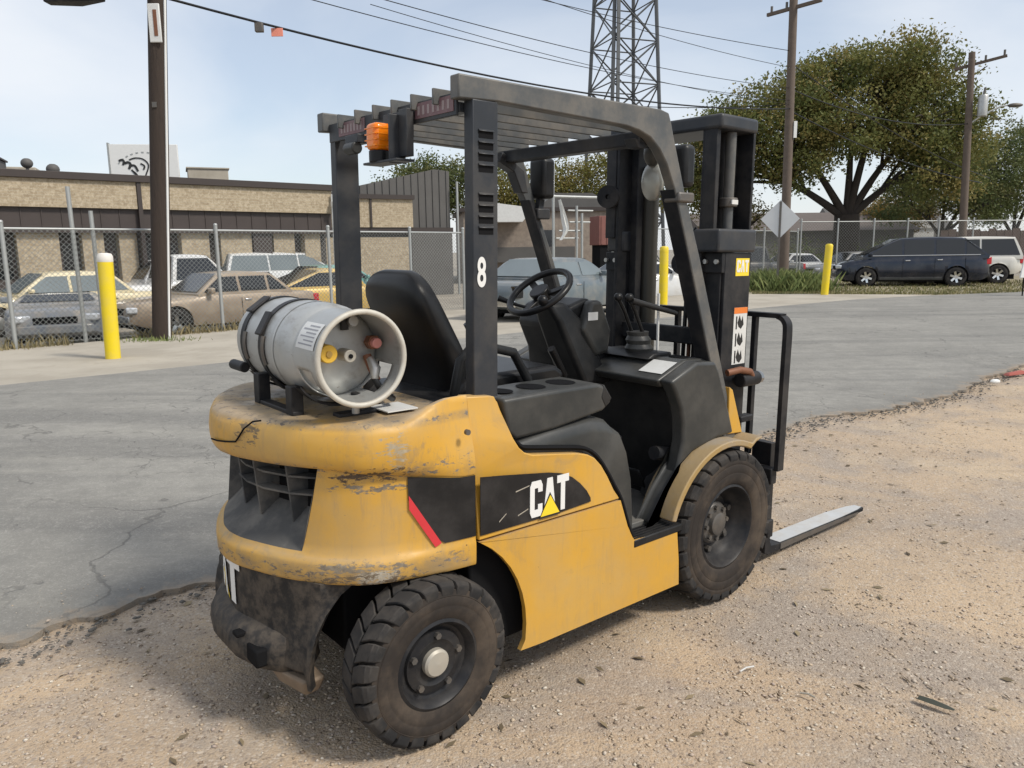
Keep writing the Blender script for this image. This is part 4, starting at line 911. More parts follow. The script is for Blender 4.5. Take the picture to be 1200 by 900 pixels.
# top head across the inner rails, lower crossmembers
MB().box(1.735, 2.02, -.352, .352, 2.062, 2.125).build('mast_head', m_guard, FL, bevel=.014, seg=3)
MB().box(1.83, 1.93, -.26, .26, .30, .42).build('mast_crossmember', m_mast, FL, bevel=.006)
MB().box(1.80, 1.84, -.26, .26, 1.10, 1.18).build('mast_crossmember', m_mast, FL, bevel=.006)
# pulleys and hoses
for y in (.28, -.13):
    pu = MB().lathe([(.012, -.018), (.055, -.018), (.055, -.01), (.042, -.004), (.042, .004), (.055, .01), (.055, .018), (.012, .018)], (0, 0, 0), 'x', 28).build('hose_pulley', m_mast, FL, smooth=40)
    pu.location = (1.715, y, 1.80) if y > 0 else (1.80, y, 1.48); pu.rotation_euler = (0, 0, .5)
for k, (y, z1) in enumerate(((-.11, 1.60), (-.135, 1.60), (-.16, 1.55), (-.185, 1.5), (-.21, 1.5))):
    MB().tube([(1.86, y, .45), (1.85+.01*k, y, 1.0), (1.86, y-.005, z1), (1.89, y-.01, z1+.04), (1.92, y-.01, z1), (1.93, y, 1.0)], .010, 8).build('hydraulic_hose', m_seat if k != 1 else m_brown, FL, smooth=60)
for sg in (1, -1):
    MB().cyl((1.30, -sg*.40, .70), (1.79, -sg*.40, .60), .03).build('tilt_cylinder', m_mast, FL)
# stickers on the right rail
ct = MB().box(1.880, 1.985, -.3635, -.362, 1.425, 1.505).build('rail_logo', m_yelprint, FL, smooth=0)
letters(ct, lambda a, c_, o_: (a, -.3640-o_, 1.442+c_), 1.886, .029, .003, .055, tri=False, thick=.0008)
wl = MB().box(1.885, 1.990, -.3635, -.362, 1.015, 1.28).build('warning_label', m_label, FL, smooth=0)
MB().box(1.885, 1.990, -.3642, -.3635, 1.252, 1.28).build('label_header', m_orange, wl, smooth=0)
for z in (1.21, 1.13, 1.05):
    pg = MB(); pg.xz([(1.915, z), (1.93, z+.034), (1.945, z+.005), (1.955, z+.03), (1.965, z-.01), (1.945, z-.03), (1.925, z-.02)], -.3642, -.3635); pg.build('pictogram', m_black, wl, smooth=0)
    MB().box(1.902, 1.912, -.3642, -.3635, z-.03, z+.03).build('text_line', m_black, wl, smooth=0)
# --- carriage, load backrest, forks
cg = MB(); cg.box(2.06, 2.11, -.50, .50, .43, .51); cg.box(2.06, 2.11, -.50, .50, .16, .25); cg.box(2.02, 2.07, -.24, -.18, .15, .60); cg.box(2.02, 2.07, .18, .24, .15, .60)
cg.build('carriage', m_mast, FL, bevel=.006)
br = MB()
top = cspline([(2.10, -.512, .50), (2.10, -.512, 1.0), (2.10, -.512, 1.17), (2.10, -.502, 1.215), (2.10, -.47, 1.236), (2.10, -.40, 1.24), (2.10, .40, 1.24), (2.10, .47, 1.236), (2.10, .502, 1.215), (2.10, .512, 1.17), (2.10, .512, .50)], 4)
def strip(pts, w, t):
    """flat strip standing on edge: w along x, t in the yz plane"""
    b = MB(); rings = []
    for i, p in enumerate(pts):
        d = (pts[min(i+1, len(pts)-1)]-pts[max(i-1, 0)]).normalized(); n = Vector((0, d.z, -d.y))
        rings.append([p+Vector((w/2, 0, 0))+n*t/2, p-Vector((w/2, 0, 0))+n*t/2, p-Vector((w/2, 0, 0))-n*t/2, p+Vector((w/2, 0, 0))-n*t/2])
    return b.loft(rings)
strip(top, .05, .022).build('load_backrest', m_mast, FL, bevel=.003)
for y in (-.34, -.12, .12, .34): MB().box(2.085, 2.115, y-.012, y+.012, .55, 1.232).build('backrest_bar', m_mast, FL, bevel=.002)
for sg in (1, -1):
    y0, y1 = (-.458, -.352) if sg > 0 else (.352, .458)
    fk = MB(); fk.xz([(2.115, .055), (2.15, .04), (3.17, .04), (3.205, .046), (3.205, .052), (2.9, .066), (2.24, .078), (2.175, .085), (2.16, .11), (2.155, .62), (2.115, .62)], y0, y1)
    # narrow the tip
    for i, (x, y, z) in enumerate(fk.v):
        if x > 3.1: fk.v[i] = (x, lerp((y0+y1)/2, y, .55 if x > 3.18 else .85), z)
    fko = fk.build('fork', m_mast, FL, bevel=.003)
    MB().add([(2.26, y0+.004, .0795), (2.26, y1-.004, .0795), (2.9, y1-.004, .0675), (3.12, y1-.018, .0585), (3.195, y1-.032, .0545), (3.195, y0+.032, .0545), (3.12, y0+.018, .0585), (2.9, y0+.004, .0675)], [(0, 1, 2, 7), (7, 2, 3, 6), (6, 3, 4, 5)]).build('blade_paint', m_forktop, fko, smooth=0)
    MB().add([(2.26, y0-.0015, .076), (2.9, y0-.0015, .064), (3.09, y0-.0015, .056), (3.09, y0-.0015, .043), (2.26, y0-.0015, .043)], [(0, 1, 2, 3, 4)]).build('blade_edge', m_hub, fko, smooth=0)
# knurled side roller / lock at the rail foot
rl = MB().cyl((1.90, -.40, .945), (2.04, -.40, .945), .034).build('carriage_stop', m_mast, FL, bevel=.006)
MB().cyl((2.04, -.40, .945), (2.065, -.40, .945), .03, n=8).build('end_nut', m_steel, rl)
MB().tube([(1.80, -.40, .99), (1.87, -.42, 1.0), (1.95, -.42, .985), (2.0, -.41, .94)], .016, 8).build('rusty_link', m_brown, rl, smooth=60)
MB().obox((1.93, -.41, .765), (.10, .05, .03)).build('latch', m_mast, FL, bevel=.006)

# ================================================================== GAS TANK
TK = thing('gas_tank', 'grey dented propane tank strapped across the back of the forklift', 'gas tank')
TK.matrix_world = FL.matrix_world @ Matrix.Translation((-.06, -.055, 1.072)) @ Matrix.Rotation(math.radians(-3), 4, 'Z')
def tank():
    zc = .152; R = .149
    prof = [(.0001, .36)]+[(R*math.sin(t), .285+.075*math.cos(t)) for t in np.linspace(.25, PI/2, 8)]+[(R, -.13), (R*.985, -.162), (R*.93, -.192), (R*.80, -.215), (R*.5, -.232), (.0001, -.237)]
    b = MB().lathe(prof, (0, 0, zc), 'y', 48).build('tank_shell', m_galv, TK, smooth=60)
    MB().lathe([(R+.0015, .012), (R+.0025, .006), (R+.0025, -.006), (R+.0015, -.012)], (0, -.05, zc), 'y', 48).build('weld_bead', m_galv, b, smooth=60)
    # collar with hand holes at lower left and lower right
    n = 72; col = MB(); Rc = .1375
    def hole(a, y):
        d = math.degrees(a) % 360
        return (-.315 < y < -.215) and (196 < d < 240 or 300 < d < 344)
    ys = np.linspace(-.155, -.375, 12); rows = [[(Rc*math.cos(2*PI*k/n), y, zc+Rc*math.sin(2*PI*k/n)) for k in range(n)] for y in ys]
    vs = [p for r in rows for p in r]; fs = []
    for i in range(len(ys)-1):
        for k in range(n):
            if hole(2*PI*(k+.5)/n, (ys[i]+ys[i+1])/2): continue
            fs.append((i*n+k, i*n+(k+1) % n, (i+1)*n+(k+1) % n, (i+1)*n+k))
    c = col.add(vs, fs).build('collar', m_galv, TK, smooth=60)
    so = c.modifiers.new('solid', 'SOLIDIFY'); so.thickness = .004; so.offset = -1
    ring = [(Rc*math.cos(a), -.377, zc+Rc*math.sin(a)) for a in np.linspace(0, 2*PI, 61)[:-1]]
    MB().tube(ring, .0085, 10, closed=True).build('collar_rim', m_ring, c, smooth=60)
    # label bent round the collar / shell
    MB().loft([[((Rc+.0025)*math.cos(a), y, zc+(Rc+.0025)*math.sin(a)) for a in np.linspace(math.radians(133), math.radians(168), 10)] for y in (-.345, -.215)], cap=False, closed=False).build('paper_label', m_label, b, smooth=60)
    for k in range(6):
        a0 = math.radians(137+k*4.9)
        MB().loft([[((Rc+.0032)*math.cos(a), y, zc+(Rc+.0032)*math.sin(a)) for a in (a0, a0+.03)] for y in (-.33, -.23 if k % 2 else -.26)], cap=False, closed=False).build('print_line', M('grey_print', (.3, .3, .32), .6) if k == 0 else bpy.data.materials['grey_print'], b, smooth=0)
    # valves
    yv = -.235
    def valve(x, z, r, m, l=.05, inner=None):
        v = MB().cyl((x, yv+.02, zc+z), (x, yv-l, zc+z), r, n=20).build('valve', m, TK, bevel=.003)
        if inner: MB().cyl((x, yv-l, zc+z), (x, yv-l-.004, zc+z), r*.35, n=12).build('valve_stem', inner, v)
        return v
    valve(-.062, .008, .028, m_cap_y, .05, m_brass); valve(.002, -.002, .020, m_cap, .06, m_dark); valve(.098, .03, .016, m_pinkcap, .05)
    MB().cyl((.098, yv, zc+.03), (.098, yv-.03, zc+.03), .023, n=6).build('valve_nut', m_brown, TK)
    MB().tube([(.08, yv-.01, zc-.01), (.085, yv-.03, zc-.05), (.095, yv-.05, zc-.085)], [.014, .013, .01], 8).build('hose_fitting', m_brown, TK, smooth=60)
    MB().tube([(.085, yv-.02, zc-.02), (.09, yv-.045, zc-.05), (.085, yv-.05, zc-.08)], [.014, .018, .012], 8).build('coupling', m_steel, TK, smooth=60)
    MB().tube([(.03, yv, zc+.095), (.03, yv-.03, zc+.10)], [.016, .016], 10).build('gauge_boss', m_steel, TK)
    MB().obox((.01, yv-.005, zc+.09), (.02, .02, .035)).build('dark_clip', m_seat, TK)
    MB().tube([(.085, yv-.05, zc-.08), (.10, yv-.07, zc-.12), (.15, yv-.04, zc-.15), (.2, yv+.1, zc-.16)], .011, 8).build('fuel_hose', m_seat, TK, smooth=60)
tank()
def bracket():
    b0 = thing('x', '', '') if False else None
    TM = Matrix.Translation((-.06, -.055, 1.072)) @ Matrix.Rotation(math.radians(-3), 4, 'Z')
    def P(x, y, z): return TM @ Vector((x, y, z))
    zc = .152
    root = None
    for k, y in enumerate((.225, .05)):
        ring = [P(.150*math.cos(a), y, zc+.150*math.sin(a)) for a in np.linspace(0, 2*PI, 49)[:-1]]
        ringo = [P(.1535*math.cos(a), y, zc+.1535*math.sin(a)) for a in np.linspace(0, 2*PI, 49)[:-1]]
        ax = (P(0, 1, 0)-P(0, 0, 0)).normalized(); w = .017
        b = MB(); b.loft([[p-ax*w for p in ringo], [p+ax*w for p in ringo], [p+ax*w for p in ring], [p-ax*w for p in ring], [p-ax*w for p in ringo]], cap=False)
        st = b.build('tank_strap', m_mast, FL, smooth=60)
        bx = MB(); 
        for a in (math.radians(150),) if k else (math.radians(125),):
            R3 = Matrix.Rotation(-(a-PI/2), 3, 'Y'); bx.obox(P(.157*math.cos(a), y, zc+.157*math.sin(a)), (.085, .05, .009), R3)
        bx.build('strap_buckle', m_mast, st, bevel=.005)
        lk = MB().tube([P(.154*math.cos(a), y-.03, zc+.154*math.sin(a)) for a in np.linspace(math.radians(165), math.radians(200), 8)], .007, 6); lk.build('latch_loop', m_hub, st, smooth=60)
    # cradle rails and legs
    cr = MB()
    for y in (.22, .02, -.2):
        arc = [P(.158*math.cos(a), y, zc+.158*math.sin(a)) for a in np.linspace(math.radians(215), math.radians(325), 12)]
        cr.bar(arc, .045, .008, (0, 1, 0)) if False else cr.loft([[p+Vector((0, .02, 0)) for p in arc], [p-Vector((0, .02, 0)) for p in arc], [p*1+Vector((0, -.02, -.008)) for p in arc], [p+Vector((0, .02, -.008)) for p in arc]], cap=False, closed=False)
    cr.build('tank_cradle', m_mast, FL, smooth=60)
    for x, y, z1 in ((-.19, .05, 1.135), (-.19, -.20, 1.125), (.08, .05, 1.11), (.08, -.2, 1.11)):
        MB().box(x-.02, x+.02, y-.022, y+.022, 1.034, z1).build('cradle_leg', m_mast, FL, bevel=.003)
    for x in (-.19, .08): MB().box(x-.018, x+.018, -.225, .075, 1.034, 1.048).build('cradle_foot', m_mast, FL, bevel=.003)
    MB().box(-.11, .12, -.335, -.29, 1.034, 1.046).build('cradle_foot', m_mast, FL, bevel=.003)
    MB().cyl((-.03, -.30, 1.04), (-.03, -.30, 1.10), .018).build('cradle_post', m_mast, FL)
    MB().cyl((-.06, -.345, 1.045), (-.06, -.345, 1.07), .012, n=8).build('foot_bolt', m_steel, FL)
    MB().cyl((-.19, .19, 1.135), (-.19, .30, 1.135), .018).build('cradle_pin', m_mast, FL, bevel=.004)
    MB().box(.02, .13, -.40, -.28, 1.044, 1.0475).build('top_label', m_label, FL, smooth=0)
bracket()

# ================================================================== FENCES
m_post = M('galvanised_fence_pipe', (.40, .41, .40), .5, .5, .15, 10); m_wire = M('galvanised_wire', (.27, .28, .27), .55, .4, .1, 10)
m_cream = M('cream_paint', (.70, .60, .38), .3, 0, .08, 3, (DUST, .2, 3), None, None, .3)
def fence(name, label, pts, posts, hgt, mesh_step, wire, cat='fence', zbase=0, group=None):
    a, b = Vector(pts[0]), Vector(pts[1]); u = (b-a); Ln = u.length; u.normalize(); ang = math.atan2(u.y, u.x)
    root = thing(name, label, cat, (a.x, a.y, zbase+h(a.x, a.y)), ang, group)
    for t in posts:
        tt, hh, lean = t if isinstance(t, tuple) else (t, hgt+.10, 0)
        MB().tube([(tt, 0, 0), (tt-lean, 0, hh)], .036 if hh <= hgt+.2 else .042, 10).ball((tt-lean, 0, hh), .042, 8, 6).build('post', m_post, root, smooth=60)
    MB().tube([(0, .04, hgt), (Ln, .04, hgt)], .021, 8).build('top_rail', m_post, root, smooth=60)
    MB().tube([(0, .04, .08), (Ln, .04, .07)], .004, 5).build('tension_wire', m_wire, root, smooth=0)
    V = []; Fc = []; n = 0; z0, z1 = .04, hgt-.01; H_ = z1-z0
    s0 = -H_
    while s0 < Ln:
        for d in (1, -1):
            xa, xb = (s0, s0+H_) if d > 0 else (s0+H_, s0)
            za, zb_ = z0, z1
            # clip to 0..Ln
            def cl(x, za_, zb__, xo): return x
            pa, pb = [xa, za], [xb, zb_]
            for p, q in ((pa, pb), (pb, pa)):
                if p[0] < 0: k = (0-p[0])/(q[0]-p[0]); p[1] += (q[1]-p[1])*k; p[0] = 0
                if p[0] > Ln: k = (Ln-p[0])/(q[0]-p[0]); p[1] += (q[1]-p[1])*k; p[0] = Ln
            if abs(pa[0]-pb[0]) < .03: continue
            dx, dz = pb[0]-pa[0], pb[1]-pa[1]; l = math.hypot(dx, dz); nx, nz = -dz/l*wire, dx/l*wire; yo = .002*d
            for p in (pa, pb): V += [(p[0]+nx, yo, p[1]+nz), (p[0]-nx, yo, p[1]-nz), (p[0], yo+wire*1.6, p[1])]
            for e in range(3): Fc.append((n+e, n+(e+1) % 3, n+3+(e+1) % 3, n+3+e))
            n += 6
        s0 += mesh_step
    o = fast('chain_link', V, Fc, m_wire, root); o['kind'] = 'stuff'
    return root
fL = fence('chain_link_fence', 'long chain link fence with grey posts in front of the parked cars', [fpt(-14), fpt(10.0)], [14-12.5, 14-9.5, 14-6.4, 14-3.2, 14-.3, 14+3.33, 14+5.9, 14+8.2, 14+9.95], 2.0, .09, .0036)
for tt, hh, lean in ((14.80, 2.72, .03), (15.12, 2.32, .02)):
    MB().tube([(tt, .06, 0), (tt-lean, .06, hh)], .036, 10).build('leaning_post', m_post, fL, smooth=60)
fM = fence('chain_link_fence', 'chain link fence stretch between the open gate and the diamond sign', [fpt(17.8), fpt(30.5)], [0, 3.1, 6.2, 9.3, 12.6], 2.2, .12, .003)
pR = fpt(30.5)
fR = fence('chain_link_fence', 'tall chain link fence behind the dark blue car', [pR, (34, 38.5)], [.1, 1.9, 3.7, 5.4, 7.0, 8.8, 12.4, 16, 20], 2.62, .14, .0035)
gt = thing('pipe_gate', 'open pipe gate with rails and a torn white bag hanging on it', 'gate', (1.22, 21.9, h(1.22, 21.9)), math.atan2(1.0, 1.8))
for x in (0, 2.05): MB().tube([(x, 0, 0), (x, 0, 3.0)], .04, 10).build('gate_post', m_post, gt, smooth=60)
MB().tube([(-.1, 0, 3.0), (2.2, 0, 3.0)], .04, 10).build('top_rail', m_post, gt, smooth=60)
for x, z0, z1 in ((.72, .2, 2.75), (.9, .1, 2.55)): MB().tube([(x, -.1, z0), (x, -.1, z1)], .035, 8).build('upright', m_post, gt, smooth=60)
for x0, x1, z in ((.45, 1.3, 2.62), (.5, 1.2, 2.3), (.15, .95, 2.06), (.05, .8, 1.85)): MB().tube([(x0, -.06, z), (x1, -.06, z)], .025, 8).build('crossbar', m_post, gt, smooth=60)
def bag():
    b = MB(); rows = []
    for k, (x, z, w) in enumerate([(.12, 2.9, .02), (.2, 2.6, .06), (.3, 2.3, .08), (.34, 2.1, .075), (.28, 1.95, .06), (.18, 1.8, .04)]):
        rows.append([(x-w+.02*math.sin(k*2), -.10, z), (x-w*.3, -.16-.03*(k % 2), z), (x+w*.5, -.12, z), (x+w, -.17, z+.03)])
    b.loft(rows, cap=False, closed=False); o = b.build('plastic_bag', m_label, None, smooth=80); o.matrix_world = gt.matrix_basis.copy()
    tag(o, 'torn white plastic bag caught on the pipe gate', 'bag')
bag()

# ================================================================== BOLLARDS, POLES, SIGN
m_yp = M('yellow_post_sleeve', (.80, .60, .01), .38, 0, .06, 3, (DUST, .18, 4))
m_wht = M('dusty_white_cap', (.74, .70, .64), .5, 0, .06, 6)
def bollard(x, y, hgt, r, label, lean=(0, 0), cap=True):
    t = thing('bollard', label, 'bollard', (x, y, h(x, y)+.01), 0, 'yellow bollards along the far side of the road')
    t.rotation_euler = (lean[0], lean[1], 0)
    prof = [(r, 0), (r, hgt-.12), (r, hgt-.05), (r*.8, hgt-.012), (r*.35, hgt), (.0001, hgt)]
    if cap:
        MB().lathe([(.0001, 0), (r, 0), (r, hgt-.13), (r*.98, hgt-.13), (.0001, hgt-.13)], (0, 0, 0), 'z', 28).build('sleeve', m_yp, t, smooth=40)
        MB().lathe([(r*1.0, hgt-.13), (r*1.03, hgt-.12), (r*1.02, hgt-.05), (r*.85, hgt-.012), (r*.35, hgt), (.0001, hgt)], (0, 0, 0), 'z', 28).build('cap', m_wht, t, smooth=40)
    else:
        MB().lathe([(.0001, 0)]+prof, (0, 0, 0), 'z', 28).build('sleeve', m_yp, t, smooth=40)
        MB().lathe([(r*1.02, hgt-.16), (r*1.02, hgt-.14)], (0, 0, 0), 'z', 28).build('seam_ring', m_yp, t, smooth=40)
    return t
bollard(-5.945, 11.328, 1.56, .105, 'yellow bollard with a dirty white cap beside the leaning wooden pole', (0, .02), True)
bollard(4.024, 20.286, 1.58, .115, 'yellow bollard seen through the forklift cage in front of the mast', (0, 0), False)
bollard(9.947, 24.376, 1.6, .115, 'yellow bollard in front of the dark blue car', (0, .045), False)
def wood_mat():
    m, nt, b, out = newmat('dark_weathered_pole_wood'); t = NT(nt)
    v = t.mapping((5, 5, .35)); c = t.mix(t.noise(6, 7, .7, vec=v), (.022, .015, .012), (.065, .046, .035))
    c = t.mix(t.ramp(t.noise(9, 5, .7, vec=v), .58, .64), c, (.03, .021, .017))
    t.L(c, b.inputs['Base Color']); b.inputs['Roughness'].default_value = .9; t.bump(t.noise(12, 6, .7, vec=v), .6, .02, b); return m
m_wood = wood_mat(); m_wood2 = M('grey_weathered_pole_wood', (.13, .10, .08), .9, 0, .3, 5)
def pole(label, base, top, r0, r1, mat):
    t = thing('utility_pole', label, 'utility pole', base, 0, 'wooden utility poles')
    d = Vector(top)-Vector(base); n = 8
    MB().tube([d*(k/n if k else -.04) for k in range(n+1)], [lerp(r0, r1, k/n) for k in range(n+1)], 18).build('shaft', mat, t, smooth=60); return t
p1 = pole('dark wooden utility pole on the left with a lamp arm, leaning beside the fence', (-6.435, 14.044, h(-6.435, 14.04)), (-5.70, 14.044, 9.6), .165, .145, m_wood)
def ploc(z, dx=0, dy=0): return (.0766*z+dx, dy, z)
MB().tube([ploc(.0, .16, -.06), ploc(9.5, .155, -.05)], .022, 8).build('conduit', m_white, p1, smooth=60)
pn = MB().obox(ploc(5.42, .03, -.165), (.2, .04, .62)).build('sign_panel', m_label, p1, bevel=.01)
MB().obox(ploc(5.42, .05, -.188), (.06, .01, .42)).build('faded_strip', m_brown, pn)
MB().obox(ploc(4.1, 0, -.155), (.08, .03, .09)).build('small_tag', m_hub, p1)
MB().tube([ploc(5.85, 0, -.1), (.32, -.25, 5.80), (.1, -.33, 5.78), (-.3, -.4, 5.76)], .03, 8).build('lamp_arm', m_mast, p1, smooth=60)
MB().loft([[(-.26, -.40+a*.5, 5.75+b_*.6) for a, b_ in ((-.12, -.07), (.12, -.07), (.1, .1), (-.1, .1))], [(-.7, -.40+a, 5.73+b_) for a, b_ in ((-.16, -.06), (.16, -.06), (.12, .12), (-.12, .12))], [(-1.22, -.40+a*.8, 5.74+b_) for a, b_ in ((-.14, -.06), (.14, -.06), (.1, .08), (-.1, .08))]]).build('lamp_head', m_mast, p1, bevel=.02)
p2 = pole('middle wooden utility pole with a crossarm, standing behind the diamond sign', (10.97, 31, 0), (10.85, 31, 11.2), .19, .15, m_wood2)
MB().bar([(-.8, .9, 10.45), (.6, -.9, 10.45)], .11, .12).build('crossarm', m_wood2, p2)
for k in (-.95, -.3, .9): MB().cyl((-.1+k*.62, -k*.78, 10.5), (-.1+k*.62, -k*.78, 10.72), .05, n=8).build('insulator', m_hub, p2)
MB().obox((.13, -.14, 6.0), (.12, .06, .62)).build('white_tube', m_white, p2)
p3 = pole('right wooden utility pole with a transformer can and a street lamp', (22.15, 38, 0), (21.8, 38, 10.4), .19, .14, m_wood2)
MB().bar([(-.85, .5, 9.75), (.95, -.6, 10.1)], .11, .12).build('crossarm', m_wood2, p3)
for x, y, z in ((-.8, .45, 9.85), (.85, -.55, 10.15), (.2, -.2, 10.0)): MB().cyl((x, y, z), (x, y, z+.22), .05, n=8).build('insulator', m_hub, p3)
tr = MB().lathe([(.0001, 7.45), (.2, 7.47), (.21, 7.55), (.21, 8.35), (.17, 8.42), (.0001, 8.44)], (.15, -.38, 0), 'z', 20).build('transformer', m_galv, p3, smooth=40)
MB().cyl((.15, -.38, 8.42), (.2, -.38, 8.75), .05, n=8).build('bushing', m_hub, tr)
MB().tube([(-.15, 0, 7.2), (.4, -.1, 7.6), (1.1, -.2, 7.93), (1.5, -.25, 7.97)], .035, 8).build('lamp_arm', m_post, p3, smooth=60)
MB().ball((1.72, -.3, 7.95), (.36, .2, .10), 14, 8).build('lamp_head', m_hub, p3, smooth=60)
sg_ = thing('diamond_sign', 'back of a diamond shaped road sign on a thin post by the weeds', 'road sign', (9.2, 26.6, 0), -.3)
MB().prism([(-.63, 0), (0, -.66), (.63, 0), (0, .63)], lambda a, b_, w: (a, w, 2.47+b_), -.004, .004).build('sign_plate', M('bare_aluminium', (.60, .61, .62), .45, .35, .08, 3), sg_)
MB().box(-.035, .035, -.045, -.005, 0, 3.05).build('sign_post', m_hub, sg_)

# ------------------------------------------------------------------ lattice tower
def tower():
    t = thing('lattice_tower', 'tall steel lattice tower standing behind the forklift cage', 'tower', (10.05, 70, 0), .35)
    m = M('dark_grey_tower_steel', (.10, .105, .11), .6, .3, .2, 3)
    def hw(z): return lerp(2.75, 1.0, z/48)
    legs = []
    for sx, sy in ((1, 1), (1, -1), (-1, -1), (-1, 1)):
        MB().tube([(sx*hw(z), sy*hw(z), z) for z in (0, 16, 32, 48)], .16, 6).build('leg', m, t)
    zs = [0, 4, 7.9, 11.7, 15.3, 18.8, 22.2, 25.5, 28.7, 31.8, 34.8, 37.7, 40.5, 43.2, 45.7, 48]
    for side in range(4):
        c = [(1, 1), (1, -1), (-1, -1), (-1, 1)]; a, b_ = c[side], c[(side+1) % 4]
        for z0, z1 in zip(zs[:-1], zs[1:]):
            zm = (z0+z1)/2; P0 = (a[0]*hw(z0), a[1]*hw(z0), z0); P1 = (b_[0]*hw(z1), b_[1]*hw(z1), z1); P2 = (b_[0]*hw(z0), b_[1]*hw(z0), z0); P3 = (a[0]*hw(z1), a[1]*hw(z1), z1)
            MB().tube([P0, P1], .075, 4).tube([P2, P3], .075, 4).build('brace', m, t, smooth=0)
            MB().tube([P3, P1], .06, 4).build('strut', m, t, smooth=0)
    MB().box(-hw(2)+.75, -hw(2)+1.05, -hw(2)+.3, -hw(2)+.4, 2, 34).build('cable_ladder', m, t)
tower()
def wire(label, a, b_, sag, r, group='overhead wires', name='overhead_wire'):
    a, b_ = Vector(a), Vector(b_); n = 28
    pts = [a.lerp(b_, k/n)-Vector((0, 0, sag*4*(k/n)*(1-k/n))) for k in range(n+1)]
    return tag(MB().tube(pts, r, 5).build(name, m_seat, None, smooth=60), label, 'wire', group), pts
w1, P1 = wire('thick black overhead cable running from the left pole to the middle pole', (-5.85, 14, 5.86), (11.0, 31, 6.8), .55, .024)
wire('thin overhead wire just above the thick black cable, reaching the middle pole', (-9, 10.4, 6.6), (10.95, 31, 7.1), .5, .010)
wire('thin overhead wire crossing the tower, second above the thick black cable', (-8, 13, 7.3), (10.9, 31, 7.55), .45, .011)
wire('highest thin overhead wire, crossing the tower near the top of the picture', (-6, 25, 11.0), (10.9, 31, 8.9), .3, .013)
wire('overhead wire from the middle pole to the transformer pole in front of the oak', (10.95, 31, 7.5), (22, 38, 7.2), .5, .02)
wire('sagging service wire from the middle pole down past the oak trunk', (10.95, 31, 6.7), (24, 40, 4.6), .35, .022)
wire('steep service wire dropping from the middle pole across the oak crown', (10.95, 31, 8.4), (25, 41, 4.9), .4, .018)
wire('overhead wire left of the middle pole passing over the oak crown', (2, 33, 7.6), (10.9, 31, 6.95), .2, .016)
wire('wire leaving the transformer pole to the right edge of the picture', (22, 38, 7.6), (34, 36, 5.9), .2, .012)
wire('thin overhead wire high above the cab, second from the top at the left', (-7, 12, 7.9), (10.9, 31, 8.3), .4, .010)
wire('faint overhead wire close above the thick black cable on the right half', (-3, 18, 6.9), (10.95, 31, 6.95), .25, .009)
q = P1[2]; ct_ = MB().obox((q.x+.02, q.y, q.z-.09), (.15, .1, .16)).build('cable_box', m_hub, None, bevel=.01); tag(ct_, 'small grey box hanging on the thick black cable', 'cable box')
q = P1[2].lerp(P1[3], .45); ct_ = MB().obox((q.x, q.y, q.z-.09), (.22, .02, .15)).build('cable_tag', M('orange_red_tag', (.8, .28, .2), .5), None, bevel=.004); tag(ct_, 'orange and white tag hanging on the thick black cable', 'tag')

